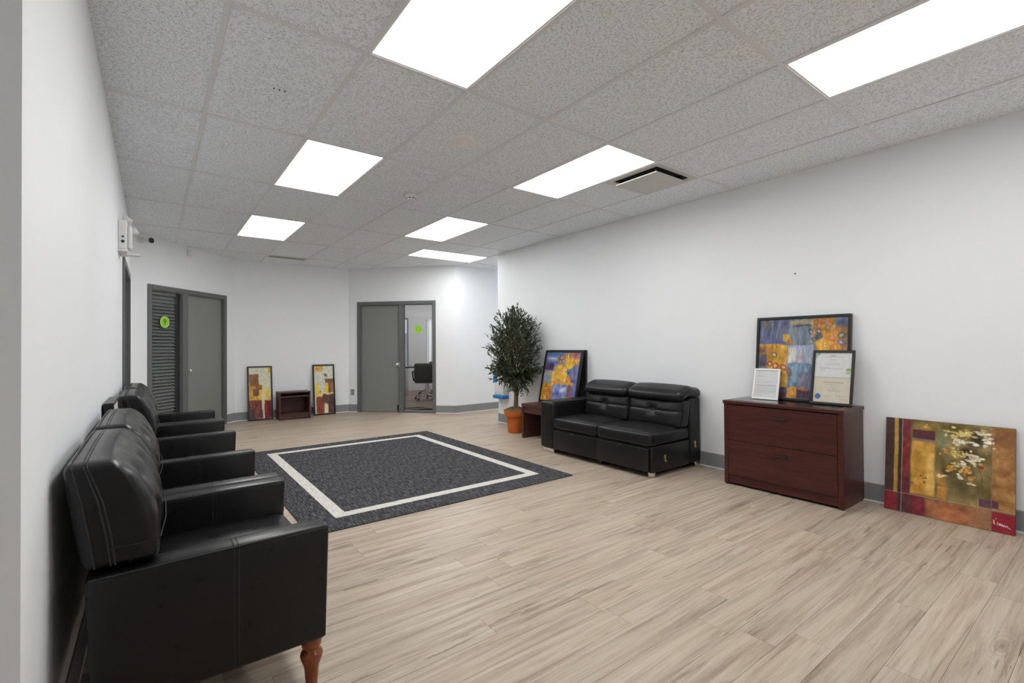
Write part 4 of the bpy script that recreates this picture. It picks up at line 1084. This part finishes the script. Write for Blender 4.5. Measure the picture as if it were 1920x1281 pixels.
for (v, a, c, g) in [(.06, .42, .58, 120), (.085, .22, .78, 170), (.145, .40, .58, 176), (.23, .28, .70, 160), (.30, .12, .40, 168), (.325, .14, .78, 160), (.36, .16, .30, 176), (.60, .28, .82, 118), (.645, .34, .76, 168), (.69, .44, .64, 168), (.72, .50, .60, 168), (.75, .36, .74, 168), (.775, .40, .78, 172), (.87, .30, .50, 172), (.865, .62, .90, 168), (.92, .74, .94, 168)]: textline(P2, a, c, v, (g, g, g - 6), r2, .007 if g < 130 else .005)
P2.blob(.13, .885, .085, .058, (40, 96, 160), .1, 10, .2)
framed('framed_certificate', 'black framed certificates with a blue seal leaning on the cabinet', 'picture frame', (4.312, 1.661, 0.745), -PI / 2, 0.205, 0.298, 0.445, 0.020, 0.018, P2, 'black_frame', 0.009, True, 'paper', pname='certificate_print')

# ------------------------------------------------------------------ potted tree
pt = thing('potted_olive_tree', 'artificial olive tree in an orange pot beside the side table', 'plant', (4.155, 5.44, 0))
b = newbm(); lathe(b, [(0.100, 0), (0.108, 0.004), (0.135, 0.235), (0.160, 0.238), (0.172, 0.310), (0.170, 0.318), (0.160, 0.318), (0.152, 0.29), (0.10, 0.27)], 32); obj('pot', b, 'terracotta', pt, True)
b = newbm(); lathe(b, [(0.155, 0.285), (0.150, 0.312), (0.11, 0.340), (0.05, 0.355), (0.005, 0.358)], 28)
rm = random.Random(5)
for v in b.verts: v.co += Vector((rm.uniform(-.006, .006), rm.uniform(-.006, .006), rm.uniform(-.008, .012)))
for k in range(150):
    a = rm.uniform(0, 2 * PI); r = 0.165 * math.sqrt(rm.random()); z = 0.362 - 0.055 * (r / 0.165) ** 2
    p = Vector((r * math.cos(a), r * math.sin(a), z)); d = Vector((rm.uniform(-1, 1), rm.uniform(-1, 1), rm.uniform(-.2, .3))) * 0.03
    tube(b, [p, p + d * .5 + Vector((0, 0, .012)), p + d], 0.0028, 4)
o = obj('moss', b, 'moss', pt, True); o['kind'] = 'stuff'
b = newbm()
for k in range(4):
    a = k * PI / 2 + .4; pts = []
    for i in range(9):
        f = i / 8; sp = 0.016 + 0.055 * max(0, f - .45) ** 1.6 * 2.5
        pts.append((sp * math.cos(a + f * 1.6) + 0.012 * math.sin(f * 3), sp * math.sin(a + f * 1.6), 0.30 + f * 0.52))
    tube(b, pts, [0.020 - 0.011 * i / 8 for i in range(9)], 8)
obj('trunk', b, 'bark', pt, True)
br = newbm(); lv = newbm(); rp = random.Random(17)
CZ, RX, RZ = 1.20, 0.43, 0.60
def leaf(p, d, L, w):
    d = d.normalized(); ref = Vector((rp.uniform(-1, 1), rp.uniform(-1, 1), rp.uniform(-1, 1)))
    s = d.cross(ref).normalized(); n = s.cross(d).normalized()
    a = lv.verts.new(p); c = lv.verts.new(p + d * L * .45 + s * w + n * w * .35); e = lv.verts.new(p + d * L - n * L * .08); g = lv.verts.new(p + d * L * .45 - s * w + n * w * .35); m_ = lv.verts.new(p + d * L * .5)
    for t in ((a, m_, c), (c, m_, e), (e, m_, g), (g, m_, a)): lv.faces.new(t)
twigs = 0
while twigs < 520:
    u = Vector((rp.gauss(0, 1), rp.gauss(0, 1), rp.gauss(0, 1))).normalized()
    rad = rp.uniform(0.55, 1.0) if twigs < 470 else rp.uniform(0.98, 1.10)
    zz = u.z
    wid = RX * (1.0 - 0.28 * max(0, zz) ** 2)
    tip = Vector((u.x * wid * rad, u.y * wid * rad, CZ + zz * RZ * rad))
    if tip.x > 0.312: continue
    st = Vector((tip.x * .25, tip.y * .25, max(0.70, tip.z - 0.20 - 0.22 * rp.random())))
    droop = -0.05 if zz < -0.3 else 0.03
    mid = st.lerp(tip, .55) + Vector((0, 0, 0.04)); end = tip + Vector((0, 0, droop))
    tube(br, [st, mid, end], [0.0038, 0.0026, 0.0014], 4, False)
    nl = rp.randint(11, 16)
    for k in range(nl):
        f = .35 + .65 * (k + 1) / nl
        p = st.lerp(mid, f / .55) if f < .55 else mid.lerp(end, (f - .55) / .45)
        ax = (end - mid).normalized()
        sd = Vector((rp.uniform(-1, 1), rp.uniform(-1, 1), rp.uniform(-.6, 1)))
        if p.x > 0.30: sd.x = -abs(sd.x)
        leaf(p, ax * .7 + sd * .8, rp.uniform(.045, .08), rp.uniform(.007, .0115))
    twigs += 1
for v in lv.verts: v.co.x = min(v.co.x, 0.336)
o = obj('branches', br, 'bark', pt, True); o['kind'] = 'stuff'
o = obj('foliage', lv, 'leaf', pt); o['kind'] = 'stuff'

# ------------------------------------------------------------------ blue and white dispenser behind the tree
dp = thing('wall_dispenser', 'white and blue wall mounted dispenser behind the olive tree', 'dispenser', (XR, 6.19, 0.40))
b = newbm(); cushion(b, (-0.105, -0.115, 0.05), (-0.002, 0.135, 0.40), 0.02, (0.01, 0, 0), 8); obj('body', b, 'white_plastic', dp, True)
b = newbm(); box(b, (-0.125, -0.13, 0.0), (-0.002, 0.15, 0.055), 0.012, 3); obj('tray', b, 'blue_plastic', dp, True)
b = newbm(); box(b, (-0.118, 0.035, 0.25), (-0.02, 0.148, 0.37), 0.014, 3); obj('cap', b, 'blue_plastic', dp, True)

# ------------------------------------------------------------------ fittings on walls and ceiling
el = thing('emergency_light', 'white emergency light with lamp heads high on the left wall', 'emergency light', (XL, 5.14, 2.055))
b = newbm(); box(b, (0.0, -0.14, 0.0), (0.055, 0.14, 0.235), 0.008, 3); obj('housing', b, 'white_plastic', el, True)
b = newbm(); box(b, (0.055, -0.045, 0.02), (0.085, 0.10, 0.215), 0.012, 3); obj('cover', b, 'white_plastic', el, True)
b = newbm(); box(b, (-0.0, -0.15, -0.022), (0.06, 0.15, -0.004), 0.004); box(b, (0.05, -0.05, -0.035), (0.14, 0.03, -0.020), 0.006); obj('shelf_lip', b, 'white_plastic', el, True)
for (x, y, z, ty) in ((0.055, -0.05, 0.262, 0.5), (0.10, 0.11, 0.20, 1.0), (0.06, 0.10, 0.262, 1.3)):
    b = newbm(); lathe(b, [(0.012, -0.035), (0.026, -0.025), (0.036, 0.0), (0.038, 0.016), (0.034, 0.018), (0.030, 0.010), (0.004, 0.008)], 20); lathe(b, [(0.008, -0.065), (0.008, -0.03)], 8)
    h = obj('lamp_head', b, 'white_plastic', el, True, loc=(x, y, z), rot=(0.3, ty, 0.4))
    b = newbm(); lathe(b, [(0.029, 0.011), (0.020, 0.013), (0.003, 0.0135)], 18); obj('lens', b, 'glass', h, True)
for (y, z, r) in ((-0.141, 0.10, 0.008), (-0.141, 0.06, 0.012)):
    b = newbm(); lathe(b, [(r, -0.003), (r, 0.003)], 12, axis='y'); obj('indicator', b, 'black_plastic', el, loc=(0.03, y, z))

p = loc_on(PL, A1, 0.14, -0.0, 2.66)
sc_ = thing('security_camera', 'small white and black security camera on the angled far wall', 'camera', p, (0, 0, A1))
b = newbm(); lathe(b, [(0.045, 0.0), (0.045, 0.018), (0.030, 0.030), (0.016, 0.034)], 20, axis='y')
for v in b.verts: v.co.y *= -1
obj('mount', b, 'white_plastic', sc_, True)
b = newbm(); tube(b, [(0, -0.03, 0), (0.004, -0.07, -0.003)], 0.012, 10); obj('arm', b, 'white_plastic', sc_, True)
b = newbm(); tube(b, [(0.004, -0.06, -0.004), (0.000, -0.150, -0.014)], 0.034, 18); hs = obj('housing', b, 'white_plastic', sc_, True)
b = newbm(); tube(b, [(0.000, -0.149, -0.0139), (-0.0006, -0.160, -0.0150)], 0.035, 18); obj('lens_face', b, 'black_plastic', hs, True)
ms = thing('motion_sensor', 'small white motion sensor under the ceiling above the blinds door', 'sensor', loc_on(PL, A1, 0.965, 0.0, 2.60), (0, 0, A1))
b = newbm(); box(b, (-0.028, -0.035, 0.0), (0.028, 0.0, 0.105), 0.010, 3); obj('housing', b, 'white_plastic', ms, True)
b = newbm(); cushion(b, (-0.020, -0.042, 0.012), (0.020, -0.030, 0.055), 0.006, (0, 0.003, 0), 6); obj('lens', b, 'trim_white', ms, True)
op = thing('wall_outlet', 'grey outlet plate on the wall left of the office door', 'outlet', loc_on(C2, A3, 0.078, 0.0, 0.378), (0, 0, A3))
b = newbm(); box(b, (-0.036, -0.007, -0.058), (0.036, 0.0, 0.058), 0.003); obj('plate', b, 'outlet_grey', op)
for z in (-0.024, 0.024):
    b = newbm(); box(b, (-0.017, -0.0095, z - 0.016), (0.017, -0.006, z + 0.016), 0.003); s_ = obj('socket', b, 'outlet_grey', op)
    b = newbm(); box(b, (-0.009, -0.0102, z - 0.006), (-0.006, -0.009, z + 0.006)); box(b, (0.006, -0.0102, z - 0.006), (0.009, -0.009, z + 0.006)); obj('slot', b, 'black_plastic', s_)
nl = thing('wall_screw', 'tiny dark screw left in the right wall above the paintings', 'screw', (XR, 1.83, 1.855))
b = newbm(); lathe(b, [(0.003, -0.012), (0.006, -0.009), (0.003, -0.006), (0.003, 0.0)], 10, axis='x'); obj('head', b, 'black_plastic', nl)

t = thing('ceiling_speaker', 'round white ceiling disc with a raised centre between the lit panels', 'ceiling disc', (1.805, 2.995, CEIL + 0.006))
b = newbm(); lathe(b, [(0.100, 0.0), (0.098, -0.006), (0.088, -0.010), (0.03, -0.012)], 36); obj('plate', b, 'trim_white', t, True)
b = newbm(); lathe(b, [(0.040, -0.011), (0.040, -0.020), (0.034, -0.024), (0.004, -0.025)], 28); obj('centre_cap', b, 'trim_white', t, True)
t = thing('smoke_detector', 'white smoke detector with dark slots on the ceiling', 'smoke detector', (2.035, 4.34, CEIL + 0.002))
b = newbm(); lathe(b, [(0.062, 0.0), (0.062, -0.016), (0.055, -0.022), (0.050, -0.023)], 30); obj('base', b, 'white_plastic', t, True)
b = newbm(); lathe(b, [(0.046, -0.022), (0.044, -0.040), (0.034, -0.052), (0.004, -0.054)], 28); obj('chamber', b, 'white_plastic', t, True)
for k in range(8):
    a = 2 * PI * k / 8
    b = newbm(); box(b, (-0.010, -0.002, -0.005), (0.010, 0.0025, 0.005)); obj('slot', b, 'black_plastic', t, loc=(0.0425 * math.sin(a), -0.0425 * math.cos(a), -0.036), rot=(0, 0, a))
t = thing('sprinkler_cover', 'flush round cover plate with small holes in the near left ceiling tile', 'cover plate', (0.585, 3.01, CEIL + 0.0058))
b = newbm(); lathe(b, [(0.050, 0.0), (0.049, -0.003), (0.034, -0.004), (0.030, -0.001), (0.003, -0.001)], 28); obj('plate', b, 'tile', t, True)
for dx in (-0.03, 0.0, 0.03):
    b = newbm(); lathe(b, [(0.005, -0.0055), (0.005, -0.001)], 8, (dx, 0.0, 0)); obj('hole', b, 'dark_grille', t)

vx0, vx1, vy0, vy1 = gx(5) + RW / 2, gx(6) - RW / 2, gy(1) + RW / 2, gy(1) + TX - RW / 2
t = thing('air_vent', 'square white ceiling air diffuser beside the right lit panel', 'vent', ((vx0 + vx1) / 2, (vy0 + vy1) / 2, CEIL))
h = (vx1 - vx0) / 2; hi = 0.235
b = newbm()
box(b, (-h, -h, 0.002), (h, -hi, 0.012)); box(b, (-h, hi, 0.002), (h, h, 0.012)); box(b, (-h, -hi, 0.002), (-hi, hi, 0.012)); box(b, (hi, -hi, 0.002), (h, hi, 0.012))
obj('surround', b, 'diff_grey', t)
b = newbm(); box(b, (-hi, -hi, 0.05), (hi, hi, 0.055)); box(b, (-hi, -hi, 0.010), (-hi + 0.004, hi, 0.05)); box(b, (hi - 0.004, -hi, 0.010), (hi, hi, 0.05)); box(b, (-hi, -hi, 0.010), (hi, -hi + 0.004, 0.05)); box(b, (-hi, hi - 0.004, 0.010), (hi, hi, 0.05)); obj('duct_box', b, 'dark_grille', t)
b = newbm(); box(b, (-0.222, -0.222, -0.036), (0.222, 0.222, -0.026), 0.003); obj('face_plate', b, 'diff_grey', t)
for (sx, sy) in ((-1, -1), (1, -1), (1, 1), (-1, 1)):
    b = newbm(); lathe(b, [(0.004, -0.027), (0.004, 0.05)], 8, (sx * 0.20, sy * 0.20, 0)); obj('hanger', b, 'chrome', t)
t = thing('slot_vent', 'narrow grey slot vent in the ceiling by the far wall', 'vent', (gx(2.5), gy(6) + 0.125, CEIL))
b = newbm(); w = TX / 2 - RW / 2
box(b, (-w, -0.11, 0.002), (w, -0.085, 0.016)); box(b, (-w, 0.085, 0.002), (w, 0.11, 0.016)); box(b, (-w, -0.085, 0.002), (-w + 0.02, 0.085, 0.016)); box(b, (w - 0.02, -0.085, 0.002), (w, 0.085, 0.016)); obj('frame', b, 'linear_grey', t)
b = newbm(); box(b, (-w, -0.11, 0.016), (w, 0.11, 0.02)); obj('backing', b, 'diff_grey', t)
for k in range(5):
    y = -0.064 + k * 0.032
    b = newbm(); prism(b, [(y - 0.012, 0.004), (y + 0.010, 0.014), (y + 0.012, 0.012), (y - 0.010, 0.002)], -w + 0.02, w - 0.02, axes='yz'); obj('louvre', b, 'linear_grey', t)
